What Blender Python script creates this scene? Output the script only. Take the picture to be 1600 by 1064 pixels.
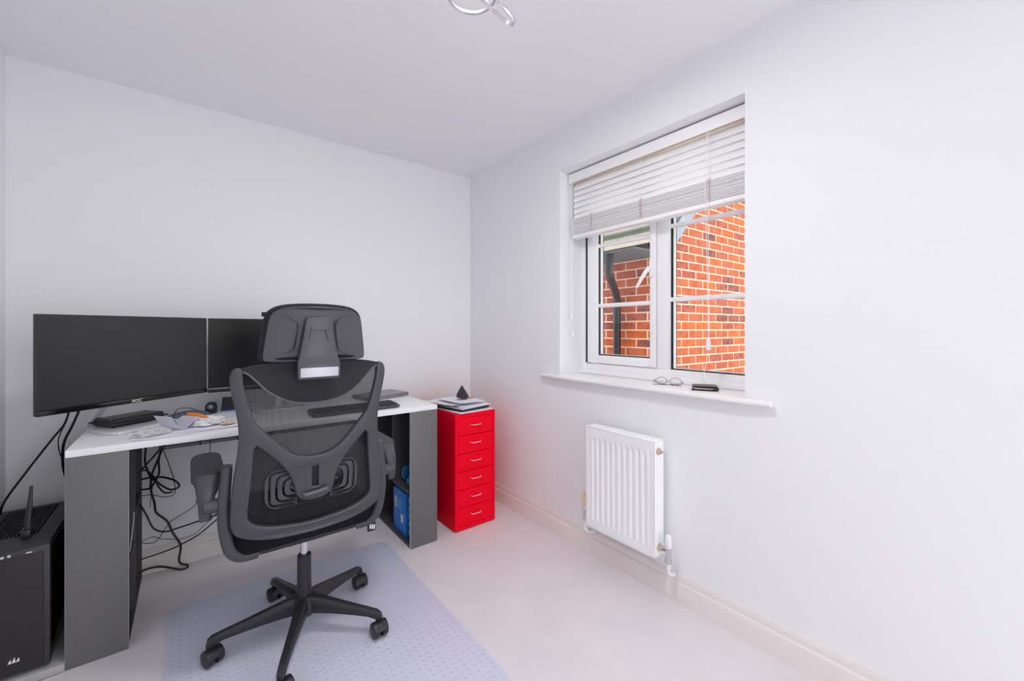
import bpy, bmesh, math, random
from mathutils import Vector, Matrix, noise as mnoise
for _o in list(bpy.data.objects): bpy.data.objects.remove(_o)
S = bpy.context.scene
C = S.collection
PI = math.pi
R = math.radians
random.seed(7)

# ------------------------------------------------------------------ camera, sky, exposure
cd = bpy.data.cameras.new('camera'); cam = bpy.data.objects.new('camera', cd); C.objects.link(cam)
cd.sensor_fit = 'HORIZONTAL'; cd.sensor_width = 36; cd.lens = 644.4/1600*36
cd.shift_y = -18/1600; cd.clip_start = 0.02; cd.clip_end = 200
cam.location = (-1.693, -2.683, 1.19); cam.rotation_euler = (PI/2, 0, R(-38.03))
S.camera = cam

world = bpy.data.worlds.new('overcast_sky'); S.world = world; world.use_nodes = True
_bg = world.node_tree.nodes['Background']
_bg.inputs[0].default_value = (0.978, 0.992, 0.990, 1); _bg.inputs[1].default_value = 2.5

S.view_settings.view_transform = 'Standard'; S.view_settings.look = 'None'
S.view_settings.gamma = 1.0; S.view_settings.use_curve_mapping = False
S.view_settings.exposure = 0.13
S.cycles.max_bounces = 14; S.cycles.diffuse_bounces = 8; S.cycles.transparent_max_bounces = 16

# ------------------------------------------------------------------ materials
def lin(c):
    c = c/255.0
    return c/12.92 if c <= 0.04045 else ((c+0.055)/1.055)**2.4
def rgb(t): return (lin(t[0]), lin(t[1]), lin(t[2]), 1)

def mat(name, col, rough=0.5, metal=0.0, spec=0.5, noise=None, bump=None, coat=0.0, rnd=None):
    m = bpy.data.materials.new(name); m.use_nodes = True
    nt = m.node_tree; p = nt.nodes['Principled BSDF']
    p.inputs['Base Color'].default_value = rgb(col); p.inputs['Roughness'].default_value = rough
    p.inputs['Metallic'].default_value = metal; p.inputs['Specular IOR Level'].default_value = spec
    p.inputs['Coat Weight'].default_value = coat
    tc = nt.nodes.new('ShaderNodeTexCoord')
    if noise:                                   # (scale, other colour, contrast)
        n = nt.nodes.new('ShaderNodeTexNoise'); n.inputs['Scale'].default_value = noise[0]; n.inputs['Detail'].default_value = 4
        nt.links.new(tc.outputs['Object'], n.inputs['Vector'])
        r = nt.nodes.new('ShaderNodeValToRGB')
        k = noise[2]; r.color_ramp.elements[0].position = 0.5-k; r.color_ramp.elements[1].position = 0.5+k
        r.color_ramp.elements[0].color = rgb(col); r.color_ramp.elements[1].color = rgb(noise[1])
        nt.links.new(n.outputs['Fac'], r.inputs['Fac']); nt.links.new(r.outputs['Color'], p.inputs['Base Color'])
    if bump:                                    # (scale, strength, distance)
        n2 = nt.nodes.new('ShaderNodeTexNoise'); n2.inputs['Scale'].default_value = bump[0]; n2.inputs['Detail'].default_value = 3
        nt.links.new(tc.outputs['Object'], n2.inputs['Vector'])
        b = nt.nodes.new('ShaderNodeBump'); b.inputs['Strength'].default_value = bump[1]; b.inputs['Distance'].default_value = bump[2]
        nt.links.new(n2.outputs['Fac'], b.inputs['Height']); nt.links.new(b.outputs['Normal'], p.inputs['Normal'])
    return m

M = {}
M['wall'] = mat('painted_wall', (239, 240, 243), 0.9, spec=0.2, bump=(240, 0.05, 0.001))
M['ceil'] = mat('ceiling_paint', (242, 242, 246), 0.95, spec=0.1, bump=(240, 0.05, 0.001))
M['carpet'] = mat('grey_carpet', (233, 227, 231), 1.0, spec=0.05, noise=(5, (226, 220, 225), 0.22), bump=(420, 0.4, 0.003))
M['skirt'] = mat('gloss_white_wood', (236, 230, 227), 0.35)
M['upvc'] = mat('white_upvc', (250, 250, 252), 0.3)
M['sill'] = mat('gloss_sill', (244, 243, 244), 0.22)
M['gasket'] = mat('black_rubber', (22, 22, 26), 0.6)
M['plastic'] = mat('dark_grey_plastic', (65, 65, 72), 0.42, bump=(900, 0.08, 0.0004))
M['plastic2'] = mat('black_plastic', (38, 38, 43), 0.38, bump=(900, 0.06, 0.0004))
M['shell'] = mat('headrest_plastic', (72, 72, 80), 0.33)
M['padfab'] = mat('black_fabric', (42, 42, 48), 0.9, spec=0.2, bump=(1500, 0.5, 0.0008))
M['seatfab'] = mat('seat_fabric', (30, 29, 34), 0.95, spec=0.1, bump=(1200, 0.5, 0.0008))
M['armpad'] = mat('soft_arm_pad', (62, 62, 68), 0.6, noise=(30, (56, 56, 61), 0.2))
M['chrome'] = mat('chrome', (215, 215, 222), 0.08, 1.0)
M['steel'] = mat('brushed_steel', (200, 200, 205), 0.3, 1.0)
M['label'] = mat('silver_label', (196, 196, 206), 0.35, 0.3)
M['trim'] = mat('grey_edge_trim', (92, 92, 101), 0.4)
M['deskwhite'] = mat('white_melamine', (244, 245, 247), 0.4, noise=(3, (240, 241, 244), 0.3))
M['deskgrey'] = mat('grey_melamine', (108, 108, 109), 0.45, noise=(60, (102, 102, 103), 0.3))
M['deskedge'] = mat('pale_edge_band', (176, 176, 178), 0.45)
M['deskdark'] = mat('dark_grey_board', (74, 72, 75), 0.6)
M['screen'] = mat('matt_screen', (30, 29, 31), 0.42, spec=0.55)
M['screen2'] = mat('black_screen', (8, 8, 11), 0.3, spec=0.4)
M['bezel'] = mat('gloss_black', (12, 12, 15), 0.12)
M['silver'] = mat('silver_plastic', (222, 224, 226), 0.35, 0.35)
M['text'] = mat('silver_lettering', (225, 225, 228), 0.4)
M['pc'] = mat('case_black', (50, 48, 53), 0.42, bump=(700, 0.1, 0.0004))
M['pcdark'] = mat('case_dark', (12, 11, 13), 0.95, spec=0.0)
M['pcmesh'] = mat('front_mesh', (45, 42, 48), 0.6, bump=(1600, 0.8, 0.001))
M['pcglass'] = mat('tinted_side_panel', (10, 10, 12), 0.06)
M['red'] = mat('red_lacquer', (248, 0, 40), 0.45, spec=0.1)
M['handle'] = mat('pale_metal_handle', (226, 214, 214), 0.3, 0.4)
M['paper'] = mat('white_paper', (243, 243, 250), 0.8, noise=(25, (235, 236, 247), 0.25))
M['paper2'] = mat('off_white_paper', (238, 236, 236), 0.8, noise=(20, (226, 226, 232), 0.25))
M['ink'] = mat('printed_ink', (70, 72, 90), 0.8)
M['rad'] = mat('radiator_enamel', (250, 250, 252), 0.3)
M['cream'] = mat('aged_cream_plastic', (240, 222, 190), 0.4)
M['brass'] = mat('dull_brass', (206, 184, 156), 0.35, 0.5)
M['cable'] = mat('black_cable', (16, 15, 19), 0.45)
M['whitecable'] = mat('white_cable', (205, 205, 208), 0.5)
M['bluebox'] = mat('blue_card', (16, 132, 226), 0.45, noise=(12, (12, 120, 212), 0.2))
M['bluelight'] = mat('bright_blue_card', (40, 160, 240), 0.45)
M['bluecable'] = mat('blue_cable', (40, 132, 212), 0.5)
M['white'] = mat('plain_white', (240, 240, 243), 0.5)
M['bookred'] = mat('dark_red_print', (120, 25, 40), 0.5)
M['leather'] = mat('black_leather', (26, 26, 30), 0.35, bump=(500, 0.4, 0.0008))
M['redlin'] = mat('wallet_print', (120, 70, 72), 0.5)
M['case'] = mat('black_zip_case', (34, 31, 34), 0.32, bump=(60, 0.25, 0.003))
M['pouch'] = mat('slate_blue_fabric', (84, 98, 112), 0.75, bump=(700, 0.3, 0.0006))
M['orange'] = mat('orange_plastic', (238, 140, 52), 0.45)
M['beige'] = mat('beige_paper', (222, 196, 172), 0.8)
M['bluepen'] = mat('blue_ink_plastic', (40, 70, 190), 0.35)
M['laptop'] = mat('grey_laptop_lid', (142, 140, 146), 0.35, 0.3)
M['keyb'] = mat('keyboard_grey', (68, 68, 72), 0.5)
M['keys'] = mat('keycap_black', (30, 30, 33), 0.5)
M['mask'] = mat('black_moulded_plastic', (46, 43, 46), 0.6)
M['blind'] = mat('white_painted_slat', (250, 250, 251), 0.45)
M['blindwood'] = mat('pale_wood_edge', (214, 186, 140), 0.6)
M['cord'] = mat('white_cord', (244, 244, 247), 0.7)
M['tape'] = mat('cream_ladder_cord', (222, 200, 186), 0.7)
M['mortar'] = mat('pale_mortar', (226, 200, 178), 0.95, spec=0.1, bump=(90, 0.4, 0.003))
M['soffit'] = mat('slate_grey_soffit', (96, 104, 112), 0.6)
M['fascia'] = mat('weathered_cream_board', (226, 222, 208), 0.6, noise=(9, (204, 198, 180), 0.2))
M['greengrey'] = mat('green_grey_strip', (120, 140, 124), 0.7, noise=(14, (98, 122, 102), 0.2))
M['barge'] = mat('grey_barge_board', (150, 160, 168), 0.6, noise=(7, (134, 142, 150), 0.2))
M['rooftile'] = mat('slate_tile', (96, 98, 104), 0.8)
M['pipe'] = mat('black_downpipe', (30, 31, 38), 0.3)
M['ground'] = mat('paving', (222, 220, 217), 0.9, noise=(2, (212, 210, 208), 0.2))
M['led'] = mat('opal_strip', (240, 240, 242), 0.5)

def brick_mat(name, base, other, smear):
    m = bpy.data.materials.new(name); m.use_nodes = True
    nt = m.node_tree; p = nt.nodes['Principled BSDF']; p.inputs['Roughness'].default_value = 0.9
    p.inputs['Specular IOR Level'].default_value = 0.1
    tc = nt.nodes.new('ShaderNodeTexCoord'); oi = nt.nodes.new('ShaderNodeObjectInfo')
    add = nt.nodes.new('ShaderNodeVectorMath'); add.operation = 'ADD'
    mul = nt.nodes.new('ShaderNodeVectorMath'); mul.operation = 'SCALE'; mul.inputs['Scale'].default_value = 9
    nt.links.new(oi.outputs['Location'], mul.inputs[0])
    nt.links.new(tc.outputs['Object'], add.inputs[0]); nt.links.new(mul.outputs[0], add.inputs[1])
    n = nt.nodes.new('ShaderNodeTexNoise'); n.inputs['Scale'].default_value = 14; n.inputs['Detail'].default_value = 5
    nt.links.new(add.outputs[0], n.inputs['Vector'])
    r = nt.nodes.new('ShaderNodeValToRGB')
    r.color_ramp.elements[0].position = 0.40; r.color_ramp.elements[0].color = rgb(other)
    r.color_ramp.elements[1].position = 0.56; r.color_ramp.elements[1].color = rgb(base)
    nt.links.new(n.outputs['Fac'], r.inputs['Fac'])
    n2 = nt.nodes.new('ShaderNodeTexNoise'); n2.inputs['Scale'].default_value = 26; n2.inputs['Detail'].default_value = 6
    nt.links.new(add.outputs[0], n2.inputs['Vector'])
    r2 = nt.nodes.new('ShaderNodeValToRGB')
    r2.color_ramp.elements[0].position = smear; r2.color_ramp.elements[0].color = (0, 0, 0, 1)
    r2.color_ramp.elements[1].position = smear+0.1; r2.color_ramp.elements[1].color = (1, 1, 1, 1)
    nt.links.new(n2.outputs['Fac'], r2.inputs['Fac'])
    mx = nt.nodes.new('ShaderNodeMix'); mx.data_type = 'RGBA'
    nt.links.new(r2.outputs['Color'], mx.inputs[0]); nt.links.new(r.outputs['Color'], mx.inputs[6])
    mx.inputs[7].default_value = rgb((112, 80, 80))
    nt.links.new(mx.outputs[2], p.inputs['Base Color'])
    b = nt.nodes.new('ShaderNodeBump'); b.inputs['Strength'].default_value = 0.5; b.inputs['Distance'].default_value = 0.004
    nt.links.new(n2.outputs['Fac'], b.inputs['Height']); nt.links.new(b.outputs['Normal'], p.inputs['Normal'])
    return m
BRICKS = [brick_mat('brick_orange', (187, 104, 75), (176, 90, 60), 0.66),
          brick_mat('brick_bright', (194, 108, 65), (186, 95, 54), 0.72),
          brick_mat('brick_smeared', (178, 98, 76), (163, 86, 68), 0.55),
          brick_mat('brick_dark', (160, 92, 76), (138, 81, 71), 0.50)]

def glass_mat(name, tint, gloss):
    m = bpy.data.materials.new(name); m.use_nodes = True; nt = m.node_tree
    for n in list(nt.nodes):
        if n.type == 'BSDF_PRINCIPLED': nt.nodes.remove(n)
    out = nt.nodes['Material Output']
    t = nt.nodes.new('ShaderNodeBsdfTransparent'); t.inputs[0].default_value = tint
    g = nt.nodes.new('ShaderNodeBsdfGlossy'); g.inputs['Roughness'].default_value = 0.02
    f = nt.nodes.new('ShaderNodeFresnel'); f.inputs['IOR'].default_value = gloss
    mx = nt.nodes.new('ShaderNodeMixShader')
    nt.links.new(f.outputs[0], mx.inputs[0]); nt.links.new(t.outputs[0], mx.inputs[1]); nt.links.new(g.outputs[0], mx.inputs[2])
    nt.links.new(mx.outputs[0], out.inputs['Surface'])
    return m
M['glass'] = glass_mat('window_glass', (0.985, 0.99, 0.99, 1), 1.25)
M['lens'] = glass_mat('spectacle_lens', (0.97, 0.97, 0.97, 1), 1.3)

def see_through(name, col, rough, lo, hi, scale=None, noise=None, bump=None):
    """partly see-through sheet; with scale: woven from vertical threads (object x)"""
    m = mat(name, col, rough); nt = m.node_tree; p = nt.nodes['Principled BSDF']; out = nt.nodes['Material Output']
    t = nt.nodes.new('ShaderNodeBsdfTransparent'); mx = nt.nodes.new('ShaderNodeMixShader')
    tc = nt.nodes.new('ShaderNodeTexCoord')
    if scale:
        w = nt.nodes.new('ShaderNodeTexWave'); w.wave_type = 'BANDS'; w.bands_direction = 'X'
        w.inputs['Scale'].default_value = scale; w.inputs['Distortion'].default_value = 0.0
        nt.links.new(tc.outputs['Object'], w.inputs['Vector'])
        mr = nt.nodes.new('ShaderNodeMapRange'); mr.inputs[3].default_value = lo; mr.inputs[4].default_value = hi
        nt.links.new(w.outputs['Fac'], mr.inputs[0]); nt.links.new(mr.outputs[0], mx.inputs[0])
    else:
        mx.inputs[0].default_value = hi
    if bump:
        v = nt.nodes.new('ShaderNodeTexVoronoi'); v.inputs['Scale'].default_value = bump[0]; v.inputs['Randomness'].default_value = 0.0
        nt.links.new(tc.outputs['Object'], v.inputs['Vector'])
        cr = nt.nodes.new('ShaderNodeValToRGB'); cr.color_ramp.elements[0].position = 0.12; cr.color_ramp.elements[1].position = 0.24
        cr.color_ramp.elements[0].color = (1, 1, 1, 1); cr.color_ramp.elements[1].color = (0, 0, 0, 1)
        nt.links.new(v.outputs['Distance'], cr.inputs[0])
        b = nt.nodes.new('ShaderNodeBump'); b.inputs['Strength'].default_value = bump[1]; b.inputs['Distance'].default_value = bump[2]
        nt.links.new(cr.outputs[0], b.inputs['Height']); nt.links.new(b.outputs['Normal'], p.inputs['Normal'])
    nt.links.new(t.outputs[0], mx.inputs[1]); nt.links.new(p.outputs[0], mx.inputs[2])
    nt.links.new(mx.outputs[0], out.inputs['Surface'])
    return m
M['mesh'] = see_through('back_mesh_weave', (34, 33, 37), 0.8, 0.52, 0.97, scale=74)
M['matplastic'] = see_through('clear_vinyl', (234, 236, 255), 0.28, 0, 0.74, bump=(38, 0.7, 0.004))
M['bag'] = see_through('clear_plastic_bag', (236, 236, 238), 0.25, 0, 0.6)

# ------------------------------------------------------------------ geometry helpers
def box(bm, x0, x1, y0, y1, z0, z1, bev=0.0, seg=2, mtx=None):
    r = bmesh.ops.create_cube(bm, size=1.0)
    vs = r['verts']
    for v in vs:
        v.co = Vector(((x0+x1)/2+v.co.x*(x1-x0), (y0+y1)/2+v.co.y*(y1-y0), (z0+z1)/2+v.co.z*(z1-z0)))
        if mtx: v.co = mtx @ v.co
    if bev > 0:
        es = list({e for v in vs for e in v.link_edges})
        bmesh.ops.bevel(bm, geom=es, offset=bev, segments=seg, profile=0.5, affect='EDGES')

def crom(pts, n=6, closed=False):
    P = [Vector(p) for p in pts]; out = []; L = len(P)
    for i in range(L if closed else L-1):
        g = (lambda k: P[k % L]) if closed else (lambda k: P[max(0, min(L-1, k))])
        a, b, c, d = g(i-1), g(i), g(i+1), g(i+2)
        for k in range(n):
            t = k/n
            out.append(0.5*((2*b)+(c-a)*t+(2*a-5*b+4*c-d)*t*t+(3*b-a-3*c+d)*t**3))
    if not closed: out.append(P[-1])
    return out

def tube(bm, pts, r, seg=8, closed=False, sx=1.0, sy=1.0, up=None):
    """sweep an ellipse (r*sx, r*sy); r number or list"""
    P = [Vector(p) for p in pts]; n = len(P); rings = []; N = None
    for i in range(n):
        if closed: T = (P[(i+1) % n]-P[i-1])
        else: T = P[min(i+1, n-1)]-P[max(i-1, 0)]
        T.normalize()
        if N is None:
            a = Vector(up) if up else (Vector((0, 0, 1)) if abs(T.z) < 0.9 else Vector((1, 0, 0)))
            N = (a-T*a.dot(T)).normalized()
        else:
            if up: a = Vector(up); N = (a-T*a.dot(T)).normalized()
            else: N = (N-T*N.dot(T)).normalized()
        B = T.cross(N); rr = r[i] if isinstance(r, (list, tuple)) else r
        rings.append([bm.verts.new(P[i]+N*math.cos(2*PI*k/seg)*rr*sx+B*math.sin(2*PI*k/seg)*rr*sy) for k in range(seg)])
    m = n if closed else n-1
    for i in range(m):
        A, Bq = rings[i], rings[(i+1) % n]
        for k in range(seg): bm.faces.new((A[k], A[(k+1) % seg], Bq[(k+1) % seg], Bq[k]))
    if not closed:
        bm.faces.new(rings[0][::-1]); bm.faces.new(rings[-1])

def bar(bm, pts, w, h, up=(0, 0, 1), rnd=0.25):
    """sweep a rounded rectangle w (across) x h (along up)"""
    P = [Vector(p) for p in pts]; n = len(P); rings = []
    for i in range(n):
        T = (P[min(i+1, n-1)]-P[max(i-1, 0)]).normalized()
        a = Vector(up); N = (a-T*a.dot(T)).normalized(); B = T.cross(N)
        ww = w[i] if isinstance(w, (list, tuple)) else w; hh = h[i] if isinstance(h, (list, tuple)) else h
        c = rnd*min(ww, hh); ring = []
        for sx, sy in ((1, 1), (-1, 1), (-1, -1), (1, -1)):
            cx, cy = sx*(ww/2-c), sy*(hh/2-c)
            a0 = {(1, 1): 0, (-1, 1): 90, (-1, -1): 180, (1, -1): 270}[(sx, sy)]
            for q in (0, 45, 90):
                an = R(a0+q); ring.append(bm.verts.new(P[i]+B*(cx+c*math.cos(an))+N*(cy+c*math.sin(an))))
        rings.append(ring)
    L = len(rings[0])
    for i in range(n-1):
        for k in range(L): bm.faces.new((rings[i][k], rings[i][(k+1) % L], rings[i+1][(k+1) % L], rings[i+1][k]))
    bm.faces.new(rings[0][::-1]); bm.faces.new(rings[-1])

def lathe(bm, prof, seg=20, mtx=None):
    rings = []
    for r, z in prof:
        rg = []
        for k in range(seg):
            v = Vector((r*math.cos(2*PI*k/seg), r*math.sin(2*PI*k/seg), z))
            rg.append(bm.verts.new(mtx @ v if mtx else v))
        rings.append(rg)
    for i in range(len(rings)-1):
        for k in range(seg): bm.faces.new((rings[i][k], rings[i][(k+1) % seg], rings[i+1][(k+1) % seg], rings[i+1][k]))
    bm.faces.new(rings[0][::-1]); bm.faces.new(rings[-1])

def prism(bm, outline, d0, d1, fn):
    """extrude a 2-D outline between depths d0 and d1; fn(u, v, d) -> point"""
    A = [bm.verts.new(fn(u, v, d0)) for u, v in outline]; B = [bm.verts.new(fn(u, v, d1)) for u, v in outline]
    n = len(A)
    bm.faces.new(A[::-1]); bm.faces.new(B)
    for i in range(n): bm.faces.new((A[i], A[(i+1) % n], B[(i+1) % n], B[i]))

def sheet(bm, fn, nu, nv, th=0.0):
    """grid surface fn(u,v in 0..1); th > 0 gives it a thickness downwards"""
    g = [[bm.verts.new(fn(i/nu, j/nv)) for j in range(nv+1)] for i in range(nu+1)]
    for i in range(nu):
        for j in range(nv): bm.faces.new((g[i][j], g[i+1][j], g[i+1][j+1], g[i][j+1]))
    if th > 0:
        h = [[bm.verts.new(v.co-Vector((0, 0, th))) for v in row] for row in g]
        for i in range(nu):
            for j in range(nv): bm.faces.new((h[i][j], h[i][j+1], h[i+1][j+1], h[i+1][j]))
        for i in range(nu):
            bm.faces.new((g[i+1][0], g[i][0], h[i][0], h[i+1][0])); bm.faces.new((g[i][nv], g[i+1][nv], h[i+1][nv], h[i][nv]))
        for j in range(nv):
            bm.faces.new((g[0][j], g[0][j+1], h[0][j+1], h[0][j])); bm.faces.new((g[nu][j+1], g[nu][j], h[nu][j], h[nu][j+1]))

def NB(): return bmesh.new()
def finish(me, smooth, ang=40):
    if smooth:
        for p in me.polygons: p.use_smooth = True
        me.set_sharp_from_angle(angle=R(ang))
def obj(name, bm, m, parent=None, loc=(0, 0, 0), rot=(0, 0, 0), smooth=True, ang=40):
    if isinstance(bm, bpy.types.Mesh): me = bm
    else:
        bmesh.ops.recalc_face_normals(bm, faces=bm.faces)
        me = bpy.data.meshes.new(name); bm.to_mesh(me); bm.free()
    finish(me, smooth, ang)
    o = bpy.data.objects.new(name, me); C.objects.link(o)
    me.materials.clear()
    for q in (m if isinstance(m, (list, tuple)) else [m]): me.materials.append(q)
    if parent: o.parent = parent
    o.location = loc; o.rotation_euler = rot
    return o
def tag(o, label, cat, group=None):
    o['label'] = label; o['category'] = cat
    if group: o['group'] = group
    return o
def thing(name, label, cat, loc=(0, 0, 0), rotz=0.0, group=None):
    o = bpy.data.objects.new(name, None); C.objects.link(o); o.empty_display_size = 0.05
    o.location = loc; o.rotation_euler = (0, 0, rotz)
    return tag(o, label, cat, group)
def struct(o, label=None):
    o['kind'] = 'structure'
    if label: o['label'] = label
    return o

def filled(outlines, extrude, bevel, fn, res=2):
    """fill closed 2-D outlines (first outer, then holes), give depth, rounded rims; fn(u,v,d)->point; returns Mesh"""
    cu = bpy.data.curves.new('tmp', 'CURVE'); cu.dimensions = '2D'; cu.fill_mode = 'BOTH'
    cu.extrude = extrude; cu.bevel_depth = bevel; cu.offset = -bevel; cu.bevel_resolution = res
    for ol in outlines:
        sp = cu.splines.new('POLY'); sp.points.add(len(ol)-1)
        for k, q in enumerate(ol): sp.points[k].co = (q[0], q[1], 0, 1)
        sp.use_cyclic_u = True
    o = bpy.data.objects.new('tmp', cu)
    me = o.to_mesh().copy()
    o.to_mesh_clear(); bpy.data.objects.remove(o); bpy.data.curves.remove(cu)
    for v in me.vertices: v.co = fn(v.co.x, v.co.y, v.co.z)
    bm = NB(); bm.from_mesh(me); bmesh.ops.remove_doubles(bm, verts=bm.verts, dist=1e-5)
    bmesh.ops.recalc_face_normals(bm, faces=bm.faces); bm.to_mesh(me); bm.free()
    return me
def mirror(half):
    """half outline with u >= 0 from the axis round to the axis -> full outline"""
    return [tuple(p) for p in half]+[(-p[0], p[1]) for p in reversed(half) if p[0] > 1e-6]
def smooth2(pts, n=4):
    return [(p.x, p.y) for p in crom([(a, b, 0) for a, b in pts], n)]
def rrect(x0, x1, y0, y1, r, n=5):
    out = []
    for cx, cy, a0 in ((x1-r, y1-r, 0), (x0+r, y1-r, 90), (x0+r, y0+r, 180), (x1-r, y0+r, 270)):
        for k in range(n+1):
            a = R(a0+90*k/n); out.append((cx+r*math.cos(a), cy+r*math.sin(a)))
    return out
def text_mesh(s, size, depth):
    cu = bpy.data.curves.new('tmp', 'FONT'); cu.body = s; cu.size = size; cu.extrude = depth; cu.align_x = 'CENTER'
    cu.shear = 0.25
    o = bpy.data.objects.new('tmp', cu); me = o.to_mesh().copy(); o.to_mesh_clear()
    bpy.data.objects.remove(o); bpy.data.curves.remove(cu)
    return me

# ================================================================== THE SETTING
H = 2.345; XL = -2.303; YF = -4.1; WT = 0.30
WY0, WY1, WZ0, WZ1 = -1.981, -0.968, 0.900, 2.105           # window opening
bm = NB(); box(bm, XL-0.1, WT, YF, 0.1, -0.08, 0.0)
struct(obj('floor', bm, M['carpet'], smooth=False), 'pale grey carpet')
bm = NB(); box(bm, XL-0.1, WT, YF, 0.1, H, H+0.1)
struct(obj('ceiling', bm, M['ceil'], smooth=False), 'plain pale ceiling')
bm = NB(); box(bm, XL-0.1, WT, 0.0, 0.1, 0, H)
struct(obj('wall_back', bm, M['wall'], smooth=False), 'white wall behind the desk')
bm = NB(); box(bm, XL-0.1, XL, YF, 0.0, 0, H)
struct(obj('wall_left', bm, M['wall'], smooth=False), 'white wall beside the computer tower')
bm = NB()
box(bm, 0, WT, YF, WY0, 0, H); box(bm, 0, WT, WY1, 0.0, 0, H)
box(bm, 0, WT, WY0, WY1, 0, WZ0); box(bm, 0, WT, WY0, WY1, WZ1, H)
struct(obj('wall_right', bm, M['wall'], smooth=False), 'white wall with the window')

bm = NB()                                                     # unseen wall added behind the camera; its opening meters the sky light
box(bm, XL-0.1, -1.55, YF-0.1, YF, 0, H); box(bm, -0.05, WT, YF-0.1, YF, 0, H); box(bm, -1.55, -0.05, YF-0.1, YF, 2.15, H)
struct(obj('wall_front_added', bm, M['wall'], smooth=False), 'unseen white wall added behind the camera, its opening admits sky light')

SK = [(0, 0), (0.018, 0), (0.018, 0.078), (0.0165, 0.083), (0.012, 0.086), (0.0105, 0.090), (0.0115, 0.098), (0.0105, 0.107),
      (0.0085, 0.1095), (0.0088, 0.113), (0.007, 0.118), (0, 0.1185)]
bm = NB(); prism(bm, SK, YF, 0.0, lambda u, v, d: Vector((-u, d, v)))
struct(obj('baseboard_right', bm, M['skirt'], ang=25), 'moulded white skirting board under the window wall')
bm = NB(); prism(bm, SK, XL, -0.018, lambda u, v, d: Vector((d, -u, v)))
struct(obj('baseboard_back', bm, M['skirt'], ang=25), 'moulded white skirting board behind the desk')
bm = NB(); prism(bm, SK, YF, -0.018, lambda u, v, d: Vector((XL+u, d, v)))
struct(obj('baseboard_left', bm, M['skirt'], ang=25), 'moulded white skirting board on the left wall')

# ---------------------------------------------------------------- window
FX = 0.18                                                     # inner face of the fixed frame
win = bpy.data.objects.new('window_1', None); C.objects.link(win); win.location = (FX, -1.4745, 0.925)
struct(win, 'white double casement window with horizontal glazing bars')
def wv(x, y, z): return (x-FX, y+1.4745, z-0.925)
def wbox(bm, x0, x1, y0, y1, z0, z1, bev=0.0, seg=2):
    a = wv(x0, y0, z0); b = wv(x1, y1, z1); box(bm, a[0], b[0], a[1], b[1], a[2], b[2], bev, seg)
bm = NB(); FB = 0.07
wbox(bm, FX, FX+FB, WY1-0.050, WY1, 0.925, WZ1, 0.003)
wbox(bm, FX, FX+FB, WY0, WY0+0.050, 0.925, WZ1, 0.003)
wbox(bm, FX+0.001, FX+FB, WY0+0.05, WY1-0.05, 0.925, 0.988, 0.003)
wbox(bm, FX+0.001, FX+FB, WY0+0.05, WY1-0.05, WZ1-0.055, WZ1, 0.003)
wbox(bm, FX, FX+FB, -1.552, -1.486, 0.988, WZ1-0.055, 0.004)
obj('window_frame', bm, M['upvc'], win)
bm = NB(); wbox(bm, FX-0.016, FX, WY0+0.001, WY1-0.001, 0.926, 0.952, 0.004)
obj('frame_cill_bead', bm, M['upvc'], win)
# opening sash
SY0, SY1, SZ0, SZ1 = -1.481, -1.028, 0.992, WZ1-0.058
bm = NB(); sx0, sx1 = FX-0.012, FX+0.05
wbox(bm, sx0, sx1, SY1-0.074, SY1, SZ0, SZ1, 0.006); wbox(bm, sx0, sx1, SY0, SY0+0.032, SZ0, SZ1, 0.006)
wbox(bm, sx0+0.001, sx1, SY0+0.032, SY1-0.074, SZ0, SZ0+0.046, 0.006); wbox(bm, sx0+0.001, sx1, SY0+0.032, SY1-0.074, SZ1-0.046, SZ1, 0.006)
sash = obj('opening_sash', bm, M['upvc'], win)
bm = NB()
wbox(bm, FX-0.0125, FX+0.03, SY1+0.0002, SY1+0.0098, SZ0, SZ1)  # black strip stands in for the shade in the hinge gap
obj('hinge_gap_shade', bm, M['gasket'], win, smooth=False)
def glazing(par, y0, y1, z0, z1, x, bars):
    """double-glazed unit: gasket, pane, white spacer, pane; bars on the inner pane"""
    for xx, nm, mt, w in ((x-0.003, 'gasket', 'gasket', 0.009), (x+0.005, 'spacer', 'upvc', 0.013), (x+0.024, 'gasket', 'gasket', 0.013)):
        bm = NB(); dx = 0.005 if nm == 'gasket' else 0.017
        wbox(bm, xx, xx+dx, y1-w, y1, z0, z1); wbox(bm, xx, xx+dx, y0, y0+w, z0, z1)
        wbox(bm, xx, xx+dx, y0+w, y1-w, z0, z0+w*0.8); wbox(bm, xx, xx+dx, y0+w, y1-w, z1-w, z1)
        obj(nm, bm, M[mt], par, smooth=False)
    for xx in (x+0.002, x+0.022):
        bm = NB(); wbox(bm, xx, xx+0.002, y0+0.001, y1-0.001, z0+0.001, z1-0.001)
        obj('pane', bm, M['glass'], par, smooth=False)
    for zb in bars:
        bm = NB()
        c = wv(x-0.002, 0, zb)
        yy0 = y0+1.4745; yy1 = y1+1.4745
        prism(bm, [(-0.009, -0.009), (0.003, -0.012), (0.003, 0.012), (-0.009, 0.009), (-0.011, 0.0)], yy0, yy1, lambda u, v, d: Vector((c[0]+u, d, c[2]+v)))
        obj('glazing_bar', bm, M['upvc'], par, ang=30)
glazing(sash, SY0+0.030, SY1-0.072, SZ0+0.044, SZ1-0.044, FX+0.008, (1.325, 1.672))
glazing(win, WY0+0.048, -1.551, 0.986, WZ1-0.053, FX+0.022, (1.336, 1.702))
bm = NB()
wbox(bm, FX-0.026, FX-0.012, -1.476, -1.454, 1.455, 1.545, 0.006)
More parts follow.
